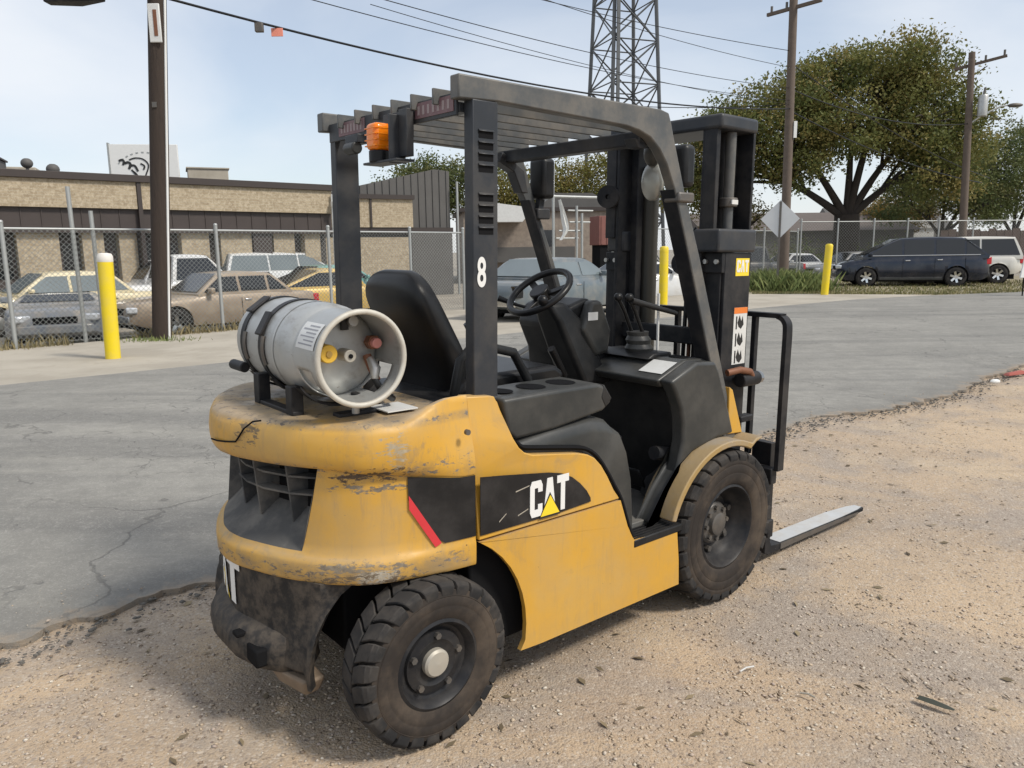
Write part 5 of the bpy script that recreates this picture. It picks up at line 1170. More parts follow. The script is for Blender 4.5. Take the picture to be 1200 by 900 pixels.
# ================================================================== CARS
def car(name, label, cat, L, Wd, H, wb, wr, top, belt, roof, col_mat, loc, rz, group, glass=None, zb0=.22, spokes=6, wheel_x=None, details=True, pillars=(), dark_sill=None, chrome=True, tail=None):
    """top: (x,z) outline of hood, belt and boot from nose to tail (x forward); roof: (x_front_base, x_front_top, x_rear_top, x_rear_base)"""
    t = thing(name, label, cat, loc, rz, group); glass = glass or m_glassdark
    xf = wheel_x if wheel_x is not None else wb/2; wx = (xf, xf-wb); hl = L/2
    tx = [p[0] for p in top][::-1]; tz = [p[1] for p in top][::-1]
    def ztop(x): return interp(x, tx, tz)
    def zbot(x):
        z = zb0+.10*sst(hl-.5, hl, abs(x))
        for w in wx:
            d = abs(x-w); R_ = wr+.055
            if d < R_: z = max(z, wr+math.sqrt(R_*R_-d*d))
        return z
    xs = set(np.linspace(-hl, hl, 30)); xs.update([hl-.02, hl-.06, hl-.13, -hl+.02, -hl+.06, -hl+.13])
    for w in wx: xs.update(w+(wr+.056)*np.cos(np.linspace(0, PI, 13))); xs.update((w-wr-.06, w+wr+.06))
    xs.update(tx); xs = sorted(x for x in xs if -hl <= x <= hl)
    def plan(x):
        e = hl-abs(x); return Wd/2*(1-.30*(1-min(1, e/.55))**2.2)*(1 if e > .001 else .93)
    lev = [(0, .90), (.03, .95), (.2, .985), (.45, 1.0), (.62, .985), (.72, .985), (.90, .955), (.97, .92), (1, .85)]
    rows = []
    for x in xs:
        zt_, zb_ = ztop(x), zbot(x); w = plan(x); e = hl-abs(x)
        if e < .15: zt_ = lerp(zt_-.10, zt_, math.sqrt(max(0, e/.15))); zb_ = lerp(zb_+.06, zb_, e/.15)
        full = zb0; r = []
        for f, g in lev: z = max(lerp(full, zt_, f), min(zb_+f*.02, zt_)); r.append((x, w*g, z))
        rows.append(r+[(x, -y, z) for x, y, z in r[::-1]])
    body = MB().loft(rows).build('body', col_mat, t, smooth=38)
    # greenhouse
    x0, x1, x2, x3 = roof; zbe = belt; wb_ = Wd/2*.93; wt = Wd/2*.74
    def sec(x):
        if x > x1: k = (x0-x)/(x0-x1)
        elif x < x2: k = (x-x3)/(x2-x3)
        else: k = 1
        k = min(1, max(0, k)); z = lerp(zbe, H, k**.9) if 0 < k < 1 else (H if k == 1 else zbe)
        if k == 1: z = H-.035*((x-(x1+x2)/2)/((x1-x2)/2))**2
        return k, z
    rws = []
    for x in sorted(set(list(np.linspace(x3, x2, 5))+list(np.linspace(x2, x1, 7))+list(np.linspace(x1, x0, 5)))):
        k, z = sec(x); kk = (z-zbe)/(H-zbe); wtop = lerp(wb_, wt, kk)
        rws.append([(x, wb_, zbe-.12), (x, wb_, zbe), (x, lerp(wb_, wtop, .97), zbe+(z-zbe)*.95), (x, wtop*.93, z+.001), (x, 0, z+.012*kk), (x, -wtop*.93, z+.001), (x, -lerp(wb_, wtop, .97), zbe+(z-zbe)*.95), (x, -wb_, zbe), (x, -wb_, zbe-.12)])
    MB().loft(rws).build('roof', col_mat, t, smooth=40)
    def side(x, z, s, o): kk = (z-zbe)/(H-zbe); return (x, s*(lerp(wb_, wt, kk)+o), z)
    zl, zh = zbe+.035, H-.10
    def xa(z): return lerp(x0, x1, ((z-zbe)/(H-zbe))**1.1)-.09
    def xb(z): return lerp(x3, x2, ((z-zbe)/(H-zbe))**1.1)+.10
    cuts = sorted(pillars, reverse=True); segs = []; prev = None
    for s in (1, -1):
        edges = [None]+list(cuts)+[None]
        for i in range(len(edges)-1):
            fa = xa if edges[i] is None else (lambda z, c=edges[i]: c-.035)
            fb = xb if edges[i+1] is None else (lambda z, c=edges[i+1]: c+.035)
            if fa(zh) <= fb(zh)+.05: q = [(fa(zl), zl), (fb(zl), zl), (min(fb(zl), fa(zl))+.1, zh-.1)]
            q = [(fa(zl), zl), (fb(zl), zl), (fb(zh), zh), (fa(zh), zh)]
            g = MB().add([side(x, z, s, .012) for x, z in q]+[side(x, z, s, -.01) for x, z in q], [(0, 1, 2, 3), (4, 5, 6, 7), (0, 1, 5, 4), (1, 2, 6, 5), (2, 3, 7, 6), (3, 0, 4, 7)]).build('window', glass, t, smooth=0)
    for nm, xb_, xt_ in (('windscreen', x0, x1), ('rear_window', x3, x2)):
        sgn = 1 if xb_ > xt_ else -1; k0, k1 = .06, .90
        q = []
        for k, wv in ((k0, 1), (k1, 1)):
            z = lerp(zbe, H, k**.9); x = lerp(xb_, xt_, k); w = lerp(wb_, wt, (z-zbe)/(H-zbe))*.86; q += [(x+.014*sgn, w, z+.014), (x+.014*sgn, -w, z+.014)]
        MB().add([q[0], q[1], q[3], q[2]], [(0, 1, 2, 3)]).build(nm, glass, t, smooth=0)
    # wheels
    for w in wx:
        for s in (1, -1):
            yw = s*(Wd/2-.115); ty = MB().lathe([(wr*.60, -.10), (wr*.68, -.108), (wr*.9, -.11), (wr*.985, -.09), (wr, -.05), (wr, .05), (wr*.985, .09), (wr*.9, .11), (wr*.68, .108), (wr*.60, .10)], (0, 0, 0), 'y', 32).build('tyre', m_rub, t, smooth=50)
            ty.location = (w, yw, wr)
            rm = MB().lathe([(wr*.66, s*.10), (wr*.60, s*.112), (wr*.55, s*.09), (wr*.5, s*.02), (.001, s*.02)], (0, 0, 0), 'y', 28).build('rim', m_rim if spokes else m_hub, ty, smooth=40)
            if details and spokes:
                for k in range(spokes):
                    a = 2*PI*k/spokes+.3; c, q_ = math.cos(a), math.sin(a)
                    MB().bar([(.05*c, s*.085, .05*q_), (wr*.58*c, s*.10, wr*.58*q_)], .075, .02, (0, 1, 0)).build('spoke', m_chrome, rm)
                MB().cyl((0, s*.07, 0), (0, s*.105, 0), wr*.17, n=14).build('hub_cap', m_chrome, rm)
            elif details: MB().lathe([(wr*.5, s*.09), (wr*.3, s*.115), (.001, s*.12)], (0, 0, 0), 'y', 20).build('hub_cap', m_steel, rm, smooth=40)
            MB().lathe([(wr+.03, -.115), (wr+.03, .10), (.001, .10)], (w, s*(Wd/2-.14), wr), 'y', 20).build('wheel_well', m_dark, t, smooth=40)
    # lamps, bumpers, handles
    zf, zr = ztop(hl-.2), ztop(-hl+.1)
    for s in (1, -1):
        yh = plan(hl-.12)*.80
        MB().obox((hl-.10, s*yh, zf-.13), (.22, .32, .13), Matrix.Rotation(-s*.35, 3, 'Z')).build('headlight', m_lens, t, bevel=.03)
        yr = plan(-hl+.12)*.86
        MB().obox((-hl+.10, s*yr, zr-.17), (.20, .20, .26), Matrix.Rotation(s*.35, 3, 'Z')).build('tail_light', tail or m_redlens, t, bevel=.02)
        if details:
            for px in (list(pillars)[:2] or [.1]): MB().obox((px-.16, s*(Wd/2*.985), ztop(px)-.16), (.17, .035, .035)).build('door_handle', m_chrome if chrome else col_mat, t, bevel=.008)
            MB().obox((x0-.25, s*(Wd/2*.99+.05), zbe+.07), (.11, .19, .13)).build('door_mirror', col_mat, t, bevel=.03)
            for px in pillars: MB().box(px-.004, px+.004, s*Wd/2*.999-.006, s*Wd/2*.999+.002, zb0+.12, ztop(px)-.10).build('door_seam', m_dark, t, smooth=0)
    if dark_sill:
        for s in (1, -1): MB().tube([(x0-.30, s*(wb_+.015), zbe+.018), (x3+.30, s*(wb_+.015), zbe+.03)], .014, 6).build('window_trim', m_chrome, t)
    for xe in (hl, -hl):
        MB().obox((xe*.985, 0, zb0+.20), (.10, Wd*.72, .17)).build('bumper', dark_sill or m_chrome if chrome else col_mat, t, bevel=.03)
    MB().obox((hl-.02, 0, zf-.17), (.05, Wd*.42, .13)).build('grille', m_dark, t, bevel=.01)
    MB().box(-hl+.3, hl-.3, -Wd/2*.8, Wd/2*.8, .18, .42).build('underbody', m_dark, t)
    if dark_sill:
        for s in (1, -1): MB().box(wx[1]+wr+.1, wx[0]-wr-.1, s*Wd/2*.99-.02, s*Wd/2*.99+.006, zb0+.04, zb0+.14).build('sill_trim', dark_sill, t, bevel=.01)
    return t
def paint(name, col, rough=.22, dust=.25, metal=.1): return M(name, col, rough, metal, .08, 3, (DUST, dust, 3), None, None, .5)
SED = lambda L, hz=.92: [(L/2, .66), (L/2-.1, .74), (L/2-.5, .80), (L*.17, hz-.03), (L*.14, hz), (-L*.24, hz), (-L*.27, hz-.02), (-L/2+.25, hz-.05), (-L/2+.05, hz-.09), (-L/2, .76)]
G_LOT = 'old cars parked behind the chain link fence'
ZL = -.22
suv_top = [(2.6, .70), (2.5, .84), (2.2, .95), (1.5, 1.08), (1.3, 1.12), (0, 1.13), (-1.6, 1.17), (-2.3, 1.17), (-2.52, 1.10), (-2.6, .95)]
car('parked_suv', 'dark navy blue family car with six spoke wheels parked on the grass verge', 'car', 5.2, 1.98, 1.82, 3.03, .355, suv_top, 1.13, (1.72, .42, -1.62, -2.5), paint('navy_blue_paint', (.007, .013, .029), .14, .05, .3), (15.2, 29.6, 0), math.radians(164), 'cars on the verge to the right', pillars=(.35, -.72, -1.72), wheel_x=1.58, dark_sill=m_plast_l)
bg_top = [(2.3, .72), (2.25, .88), (1.9, .98), (1.1, 1.05), (1.0, 1.07), (-1.9, 1.08), (-2.2, 1.08), (-2.3, .9)]
car('parked_suv', 'off white boxy off-road car parked behind the dark blue car', 'car', 4.6, 1.85, 1.82, 2.75, .37, bg_top, 1.07, (1.05, .55, -1.95, -2.22), paint('off_white_paint', (.66, .64, .58), .3, .12), (17.75, 31.1, 0), math.radians(166), 'cars on the verge to the right', pillars=(.2, -.75), zb0=.36)
car('parked_sedan', 'faded tan four door saloon right behind the chain link fence', 'car', 4.5, 1.78, 1.36, 2.7, .31, SED(4.5, .90), .90, (.82, .22, -.95, -1.45), paint('faded_tan_paint', (.30, .23, .165), .35, .5), (*fpt(4.45, 2.5), ZL), math.radians(226.2), G_LOT, pillars=(-.15, -.85), spokes=5)
car('parked_sedan', 'low blue grey wrecked car hulk behind the yellow bollard', 'car', 4.3, 1.72, .98, 2.55, .31, SED(4.3, .84), .84, (.55, .1, -.9, -1.4), paint('dull_blue_grey_paint', (.16, .19, .23), .7, .5), (*fpt(1.3, 3.1), ZL), math.radians(-62), G_LOT, spokes=0, pillars=(-.1,), chrome=False)
car('parked_sedan', 'cream saloon with a slanted windscreen, leftmost of the cars behind the fence', 'car', 4.8, 1.82, 1.40, 2.8, .31, SED(4.8, .90), .90, (.95, .25, -1.05, -1.55), m_cream, (*fpt(2.0, 5.9), ZL), math.radians(226), G_LOT, glass=m_glasspale, pillars=(-.15, -.9), spokes=0)
pk_top = [(2.6, .80), (2.55, .95), (1.2, 1.05), (1.1, 1.08), (-.5, 1.08), (-.55, 1.0), (-2.5, 1.0), (-2.6, .9)]
m_wpaint = paint('white_car_paint', (.66, .67, .67), .3, .25, 0)
car('pickup_truck', 'white pickup truck parked behind the tan saloon', 'truck', 5.2, 1.85, 1.76, 3.2, .36, pk_top, 1.06, (1.1, .55, -.35, -.5), m_wpaint, (*fpt(5.3, 6.6), ZL), math.radians(46), G_LOT, spokes=0, zb0=.36, pillars=())
car('parked_sedan', 'small white car half hidden behind the white pickup truck', 'car', 4.3, 1.75, 1.62, 2.6, .32, SED(4.3, .98), .98, (.9, .3, -1.3, -1.8), m_wpaint, (*fpt(7.2, 10), ZL), math.radians(46), G_LOT, spokes=0)
van_top = [(2.4, .72), (2.35, .95), (2.0, 1.08), (1.55, 1.15), (1.4, 1.18), (-2.3, 1.2), (-2.4, 1.0)]
car('parked_van', 'white and silver van with a big pale windscreen', 'van', 4.8, 1.85, 1.8, 2.9, .34, van_top, 1.15, (1.7, .7, -2.1, -2.36), m_wpaint, (*fpt(10.6, 10.5), ZL), math.radians(46), G_LOT, glass=m_glasspale, spokes=0, pillars=(.35, -.8))
car('parked_coupe', 'yellow fastback coupe beside the tan saloon', 'car', 4.5, 1.78, 1.34, 2.65, .31, SED(4.5, .86), .86, (.7, .1, -.45, -1.75), paint('mustard_yellow_paint', (.62, .42, .11), .35, .3), (*fpt(8.2, 3.6), ZL), math.radians(40), G_LOT, spokes=5)
car('parked_sedan', 'teal car just showing behind the yellow coupe', 'car', 4.4, 1.76, 1.38, 2.65, .31, SED(4.4), .92, (.8, .2, -.95, -1.5), paint('teal_paint', (.12, .33, .30), .35, .3), (*fpt(10.3, 6.4), ZL), math.radians(46), G_LOT, spokes=0)
car('parked_sedan', 'grey blue saloon parked across the driveway behind the steering wheel', 'car', 4.5, 1.8, 1.36, 2.75, .31, SED(4.5, .92), .92, (.85, .2, -.95, -1.5), paint('grey_blue_paint', (.12, .15, .17), .3, .25), (1.1, 18.25, 0), math.radians(48), 'cars near the gate', glass=m_glasspale, tail=m_glassdark, pillars=(-.15,))
car('parked_sedan', 'white saloon inside the open gate', 'car', 4.5, 1.8, 1.36, 2.75, .31, SED(4.5, .92), .92, (.85, .2, -.95, -1.5), m_wpaint, (4.4, 25.5, ZL), math.radians(20), 'cars near the gate', spokes=0)
car('parked_sedan', 'white car with red tail lights next to the yellow bollard in the mast gap', 'car', 4.5, 1.8, 1.40, 2.75, .31, SED(4.5, .95), .95, (.85, .2, -.95, -1.5), m_wpaint, (7.5, 31.5, ZL), math.radians(80), 'cars near the gate', spokes=0)
G_R = 'cars in the yard behind the diamond sign'
car('pickup_truck', 'dark grey pickup truck in the yard behind the diamond sign', 'truck', 5.2, 1.85, 1.8, 3.2, .36, pk_top, 1.08, (1.1, .55, -.35, -.5), paint('charcoal_paint', (.05, .055, .06), .3, .2), (11.2, 36.2, ZL), math.radians(200), G_R, spokes=0, zb0=.36)
car('parked_sedan', 'white car in the yard right of the diamond sign', 'car', 4.4, 1.78, 1.4, 2.65, .31, SED(4.4), .92, (.8, .2, -.95, -1.5), m_wpaint, (14.9, 41.5, ZL), math.radians(200), G_R, spokes=0)
car('parked_sedan', 'dull silver car behind the fence left of the dark blue car', 'car', 4.4, 1.78, 1.45, 2.65, .31, SED(4.4), .92, (.8, .2, -.95, -1.5), paint('silver_paint', (.25, .26, .27), .35, .3, .4), (17.3, 39.6, ZL), math.radians(190), G_R, spokes=0)

# ================================================================== BUILDINGS
def agg_mat():
    m, nt, b, out = newmat('tan_aggregate_panel'); t = NT(nt)
    n = nt.nodes.new('ShaderNodeTexBrick'); t.L(t.mapping((1, 1, 1), (PI/2, 0, 0)), n.inputs['Vector'])
    n.inputs['Color1'].default_value = (.44, .36, .25, 1); n.inputs['Color2'].default_value = (.34, .27, .18, 1); n.inputs['Mortar'].default_value = (.42, .36, .27, 1)
    n.inputs['Scale'].default_value = 1; n.inputs['Brick Width'].default_value = .24; n.inputs['Row Height'].default_value = .085; n.inputs['Mortar Size'].default_value = .008
    c = t.mix(t.ramp(t.noise(9, 3, .8), .48, .62, 0, .55), n.outputs['Color'], (.26, .20, .13))
    c = t.mix(t.ramp(t.noise(11, 2, .8, vec=t.mapping((1, 1, 1), loc=(4, 2, 0))), .50, .62, 0, .55), c, (.54, .46, .34))
    t.L(c, b.inputs['Base Color']); b.inputs['Roughness'].default_value = .9; t.bump(n.outputs['Fac'], .3, .01, b); return m
m_agg = agg_mat(); m_brownm = M('dark_brown_metal', (.055, .042, .038), .55, 0, .2, 2); m_fasc = M('brown_roof_edge', (.045, .034, .03), .5, 0, .15, 2)
m_recess = M('dark_doorway', (.06, .055, .05), .6, 0, .3, 3)
def brick_building():
    b = thing('brick_building', 'long low tan brick building with a brown roof edge behind the parked cars', 'building', (-6.6, 28.6, ZL), math.radians(41.07)); g = -ZL
    MB().box(-30, 0, .35, 14, 0, 3.72+g).build('wall', m_recess, b)
    MB().box(-30.1, .06, -.45, 14.1, 3.722+g, 3.93+g).build('roof_edge', m_fasc, b, bevel=.01)
    for x0, x1 in ((-30, -22.1), (-22, -14.1), (-14, -6.62), (-6.48, -.05)): MB().box(x0, x1, -.35, .34, 2.93+g, 3.72+g).build('brick_band', m_agg, b)
    MB().box(-30, -.02, -.22, .34, 2.22+g, 2.93+g).build('canopy', m_brownm, b)
    for k in range(58): MB().box(-29.8+k*.515, -29.77+k*.515, -.245, -.22, 2.22+g, 2.93+g).build('rib', m_brownm, b, smooth=0)
    MB().box(-6.61, -6.49, -.40, .2, 0, 3.72+g).build('downpipe', m_fasc, b)
    piers = [(-9.84, -8.78), (-8.17, -7.59), (-7.16, -6.65), (-5.31, -4.43), (-4.05, -2.99), (-2.2, -1.43), (-1.03, -.43)]
    piers += [(a-4.3*k, c-4.3*k) for k in (1, 2, 3, 4) for a, c in ((-9.84, -8.9), (-8.17, -7.3))]
    for x0, x1 in piers: MB().box(x0, x1, -.05, .34, 0, 2.22+g).build('pier', m_agg, b)
    allp = sorted(piers)
    for (a0, a1), (b0, b1) in zip(allp[:-1], allp[1:]):
        d = MB().box(a1+.04, b0-.04, .28, .345, 0, 2.1+g).build('door', m_brownm, b)
        if b0-a1 > .5: MB().box(a1+.12, b0-.12, .262, .28, .9+g, 1.9+g).build('pane', m_glassdark, d, smooth=0)
    MB().cyl((-.08, -.46, 0), (-.08, -.46, 3.6+g), .05).build('white_downpipe', m_white, b)
    MB().obox((-.1, -.6, 3.25+g), (.14, .25, .2)).build('wall_lamp', m_white, b, bevel=.02)
    MB().box(-2.95, -2.3, -.12, .34, 1.35+g, 2.22+g).build('shop_sign', m_brownm, b)
brick_building()
m_metalw = M('weathered_grey_cladding', (.105, .10, .095), .7, .1, .2, 1.5)
def grey_building():
    b = thing('metal_warehouse', 'grey metal clad warehouse with a sloping roof and a brick front wing', 'building', (-3.87, 31, ZL), math.radians(28)); g = -ZL
    MB().xz([(-3.6, 0), (1.75, 0), (1.75, 4.72+g), (1.1, 4.78+g), (-3.6, 3.70+g)], .25, 14).build('cladding', m_metalw, b)
    for k in range(18): x = -3.5+k*.3; MB().box(x, x+.03, .21, .25, 2.5+g, interp(x, [-3.6, 1.1, 1.75], [3.70, 4.78, 4.72])+g).build('rib', m_metalw, b, smooth=0)
    MB().box(-3.7, 0, -.1, .2, 2.48+g, 3.55+g).build('brick_wall', m_agg, b)
    MB().box(-3.8, .06, -.2, .22, 3.55+g, 3.72+g).build('eave', m_fasc, b)
    MB().box(-3.7, 1.74, -.06, .19, 2.28+g, 2.478+g).build('dark_band', m_fasc, b)
    MB().box(-3.5, -.1, -.04, .19, 0, 2.1+g).build('shop_front', m_agg, b); MB().box(-.05, 1.7, -.04, .19, 0, 2.278+g).build('door', m_metalw, b)
    MB().box(-1.75, -1.68, -.16, -.1, 2.48+g, 3.55+g).build('downpipe', m_fasc, b)
    MB().cyl((1.95, -.05, 0), (1.95, -.05, 4.3+g), .05).build('pipe', m_post, b)
grey_building()
m_redbrick = M('faded_pinkish_brick_wall', (.25, .205, .17), .9, 0, .3, 6, ((.4, .34, .27), .4, 4))
def mid_building():
    b = thing('brick_building', 'faded pinkish brick building with a pale awning seen through the cage', 'building', (-2.5, 42, ZL), .12); g = -ZL
    MB().box(0, 8.6, 0, 8, 0, 3.6+g).build('wall', m_redbrick, b); MB().box(-.2, 8.8, -.2, 8.2, 3.6+g, 3.8+g).build('roof_edge', m_fasc, b)
    MB().xz([(1.3, 3.0+g), (3.0, 3.0+g), (3.6, 3.7+g), (1.3, 4.0+g)], -1.6, -.05).build('awning', m_label, b)
    MB().box(.0, 6, -.5, -.02, .9+g, 1.7+g).build('low_wall', m_metalw, b)
    MB().box(4.2, 5.0, -.05, .02, 1.2+g, 2.6+g).build('window', m_glassdark, b)
    MB().xz([(3.6, 3.5+g), (9, 3.5+g), (7.2, 4.6+g), (5.2, 4.6+g)], .5, 6).build('roof', m_metalw, b)
mid_building()
def container():
    c = thing('storage_box', 'small brick red metal box raised on a dark stand behind the mast', 'box', (4.35, 38, ZL), .3); m = M('faded_red_steel', (.21, .085, .07), .65, 0, .2, 3)
    MB().box(0, 1.25, 0, 1.2, 1.95, 3.35).build('box', m, c, bevel=.02)
    for k in range(4): MB().box(.1+k*.3, .16+k*.3, -.03, 0, 2.0, 3.3).build('corrugation', m, c, smooth=0)
    MB().box(.1, 1.15, .1, 1.1, 0, 1.948).build('stand', m_dark, c)
container()
# roof-top things
def rooftop():
    s = thing('billboard', 'white sign panel on the roof with a black curly emblem', 'sign', (-15.35, 30.5, 3.7), math.radians(8))
    MB().box(0, 2.5, 0, .12, .35, 2.05).build('panel', m_white, s, bevel=.01); MB().box(-.06, 0, -.02, .14, 0, 2.1).build('sign_frame', m_post, s)
    MB().box(.3, .4, .02, .1, -.4, .35).build('sign_leg', m_post, s); MB().box(2.1, 2.2, .02, .1, -.4, .35).build('sign_leg', m_post, s)
    def stroke(pts, r):
        q = cspline([(lerp(1.1, x, 1.15)-.22, -.012, lerp(1.1, z, 1.15)) for x, z in pts], 5); b = MB()
        for p, p2 in zip(q[:-1], q[1:]): pass
        b.bar(q, r, .012, (0, 1, 0)); b.build('emblem_stroke', m_black, s)
    for pts, r in (([(.62, 1.38), (.72, 1.42), (.78, 1.36), (.74, 1.25)], .08), ([(.80, 1.30), (.90, 1.34), (.98, 1.28), (.92, 1.12)], .09), ([(1.0, 1.24), (1.12, 1.22), (1.2, 1.05)], .08), ([(.95, 1.42), (1.15, 1.48), (1.4, 1.44), (1.55, 1.25), (1.45, .95), (1.3, .70), (1.15, .95), (1.05, 1.05)], .05), ([(1.3, 1.3), (1.42, 1.22), (1.38, 1.1)], .06), ([(1.3, .7), (1.28, .5)], .07), ([(1.0, 1.1), (1.15, .9), (1.28, .75)], .06)): stroke(pts, r)
    for k in range(11):
        a = lerp(2.5, .7, k/10); x, z = 1.25+1.15*math.cos(a), .75+1.0*math.sin(a)
        MB().obox((x, -.006, z), (.09, .01, .05), Matrix.Rotation(-(a-PI/2), 3, 'Y')).build('faint_letter', m_label if False else m_post, s)
    u = thing('rooftop_unit', 'beige box on the roof just right of the white sign', 'roof unit', (-12.6, 31, 3.72), .4); MB().box(0, 1.5, 0, 1.5, 0, 1.15).build('casing', m_conc, u, bevel=.03); MB().box(-.05, 1.55, -.05, 1.55, 1.151, 1.2).build('lid', m_conc, u)
    u = thing('rooftop_unit', 'long pale green-beige box on the roof at the far left', 'roof unit', (-18.4, 27.5, 3.72), .4); MB().box(0, 1.7, 0, 1.2, 0, .95).build('casing', m_conc, u, bevel=.03); MB().box(.3, 1.3, -.02, 0, .2, .6).build('louvre', m_metalw, u)
    u = thing('rooftop_unit', 'small dark box on the roof at the left edge', 'roof unit', (-16.6, 23.4, 3.72), .4); MB().box(-.5, 1.3, 0, 1.2, 0, .75).build('casing', m_metalw, u, bevel=.02); MB().box(-.55, 1.35, -.05, 1.25, .751, .80).build('lid', m_brownm, u)
    for x, y, r, z1, lab in ((-16.3, 26.8, .19, 1.05, 'taller mushroom roof vent next to the pale box'), (-15.5, 26.9, .21, .85, 'shorter round roof vent left of the white sign')):
        v = thing('roof_vent', lab, 'roof vent', (x, y, 3.9), 0); MB().cyl((0, 0, 0), (0, 0, z1-.3), .05).build('stem', m_metalw, v)
        MB().ball((0, 0, z1-.3), (r, r, r*.9), 14, 8).build('head', m_metalw, v, smooth=60)
rooftop()
def far_right():
    w = thing('board_fence', 'long dark brown board fence far behind the right hand cars', 'fence', (26, 47, ZL), .05); m = M('dark_brown_boards', (.085, .06, .05), .9, 0, .3, 2)
    for k in range(60): MB().box(k*.5, k*.5+.47, 0, .05, 0, 2.6+.08*math.sin(k*2.3)).build('board', m, w, smooth=0)
    for z in (.5, 2.2): MB().box(0, 30, .052, .12, z, z+.1).build('rail', m, w)
    hs = thing('house', 'distant house with a white gable behind the tall fence', 'house', (32, 66, -.3), -.1)
    MB().box(-4, 5, 0, 8, 0, 3.2).build('wall', M('grey_siding', (.3, .29, .27), .8), hs)
    MB().yz([(-.4, 3.2), (8.4, 3.2), (4, 5.2)], -4.3, 5.3).build('roof', m_metalw, hs)
    gb = MB().xz([(1.0, 3.2), (3.6, 3.2), (2.3, 4.7)], -.9, 3).build('gable', m_white, hs); MB().box(1.2, 3.4, -.8, -.02, 0, 3.19).build('porch_wall', m_white, hs); MB().box(1.8, 2.6, -.83, -.8, 1, 2.2).build('window', m_glassdark, hs)
    ds = thing('distant_shed', 'long low grey brown shed roof below the oak crown', 'shed', (14.5, 58, ZL), .05)
    MB().box(0, 16, 0, 8, 0, 2.9).build('wall', m_metalw, ds); MB().yz([(-.5, 2.9), (8.5, 2.9), (4, 4.4)], -.3, 16.3).build('roof', M('brown_shingles', (.12, .10, .09), .9, 0, .2, 3), ds)
far_right()

# ================================================================== TREES AND PLANTS
def leafmat(name, c0, c1, c2):
    m, nt, b, out = newmat(name); t = NT(nt); a = t.attr('tint')
    rp = nt.nodes.new('ShaderNodeValToRGB'); es = rp.color_ramp.elements; es[0].position = 0; es[0].color = (*c0, 1); es[1].position = 1; es[1].color = (*c2, 1); e = es.new(.5); e.color = (*c1, 1)
    t.L(a, rp.inputs[0]); t.L(rp.outputs[0], b.inputs['Base Color']); b.inputs['Roughness'].default_value = .6; b.inputs['Specular IOR Level'].default_value = .25
    b.inputs['Transmission Weight'].default_value = 0
    tr_ = nt.nodes.new('ShaderNodeBsdfTranslucent'); t.L(rp.outputs[0], tr_.inputs[0]); mx = nt.nodes.new('ShaderNodeMixShader'); mx.inputs[0].default_value = .35
    t.L(b.outputs[0], mx.inputs[1]); t.L(tr_.outputs[0], mx.inputs[2]); t.L(mx.outputs[0], out.inputs[0]); return m
m_leaf_oak = leafmat('oak_leaves', (.10, .125, .042), (.18, .19, .06), (.29, .225, .08))
m_leaf_y = leafmat('yellow_green_leaves', (.11, .125, .035), (.20, .185, .05), (.30, .23, .08))
m_leaf_g = leafmat('green_leaves', (.065, .09, .038), (.12, .145, .05), (.20, .19, .08))
m_bark = M('dark_bark', (.045, .036, .03), .95, 0, .3, 4)
def leaves(lobes, n, size, seed, shell=.55, clump=.46):
    r = np.random.default_rng(seed); vol = np.array([a*b_*c for _, _, _, a, b_, c in lobes])**.75; pick = r.choice(len(lobes), n, p=vol/vol.sum()); Lb = np.array(lobes)[pick]
    d = r.normal(size=(n, 3)); d /= np.linalg.norm(d, axis=1)[:, None]; rad = (r.random(n)**shell*.55+.45)*(1+.05*r.normal(size=n))
    # clumps: pull leaves towards twig ends
    P = Lb[:, :3]+d*rad[:, None]*Lb[:, 3:]
    nc = max(40, n//120); ci = r.choice(n, nc); cc = P[ci]; own = r.integers(0, nc, n)
    near = r.random(n) < .97
    # assign leaves to clumps inside the crown
    P[near] = cc[own[near]]+r.normal(size=(near.sum(), 3))*np.array([1, 1, .65])*clump
    nn = r.normal(size=(n, 3))+np.array([0, 0, .8]); nn /= np.linalg.norm(nn, axis=1)[:, None]
    t1 = np.cross(nn, r.normal(size=(n, 3))); t1 /= np.linalg.norm(t1, axis=1)[:, None]; t2 = np.cross(nn, t1)
    s = size*(.6+.8*r.random(n))[:, None]
    V = np.stack([P-t1*s*.5, P-t2*s*.28+nn*s*.06, P+t1*s*.5, P+t2*s*.28+nn*s*.06], 1).reshape(-1, 3)
    Fc = np.arange(n*4).reshape(n, 4); tint = np.where(near, r.random(nc)[own], r.random(n))*.84+.16*r.random(n)
    return V, Fc, tint
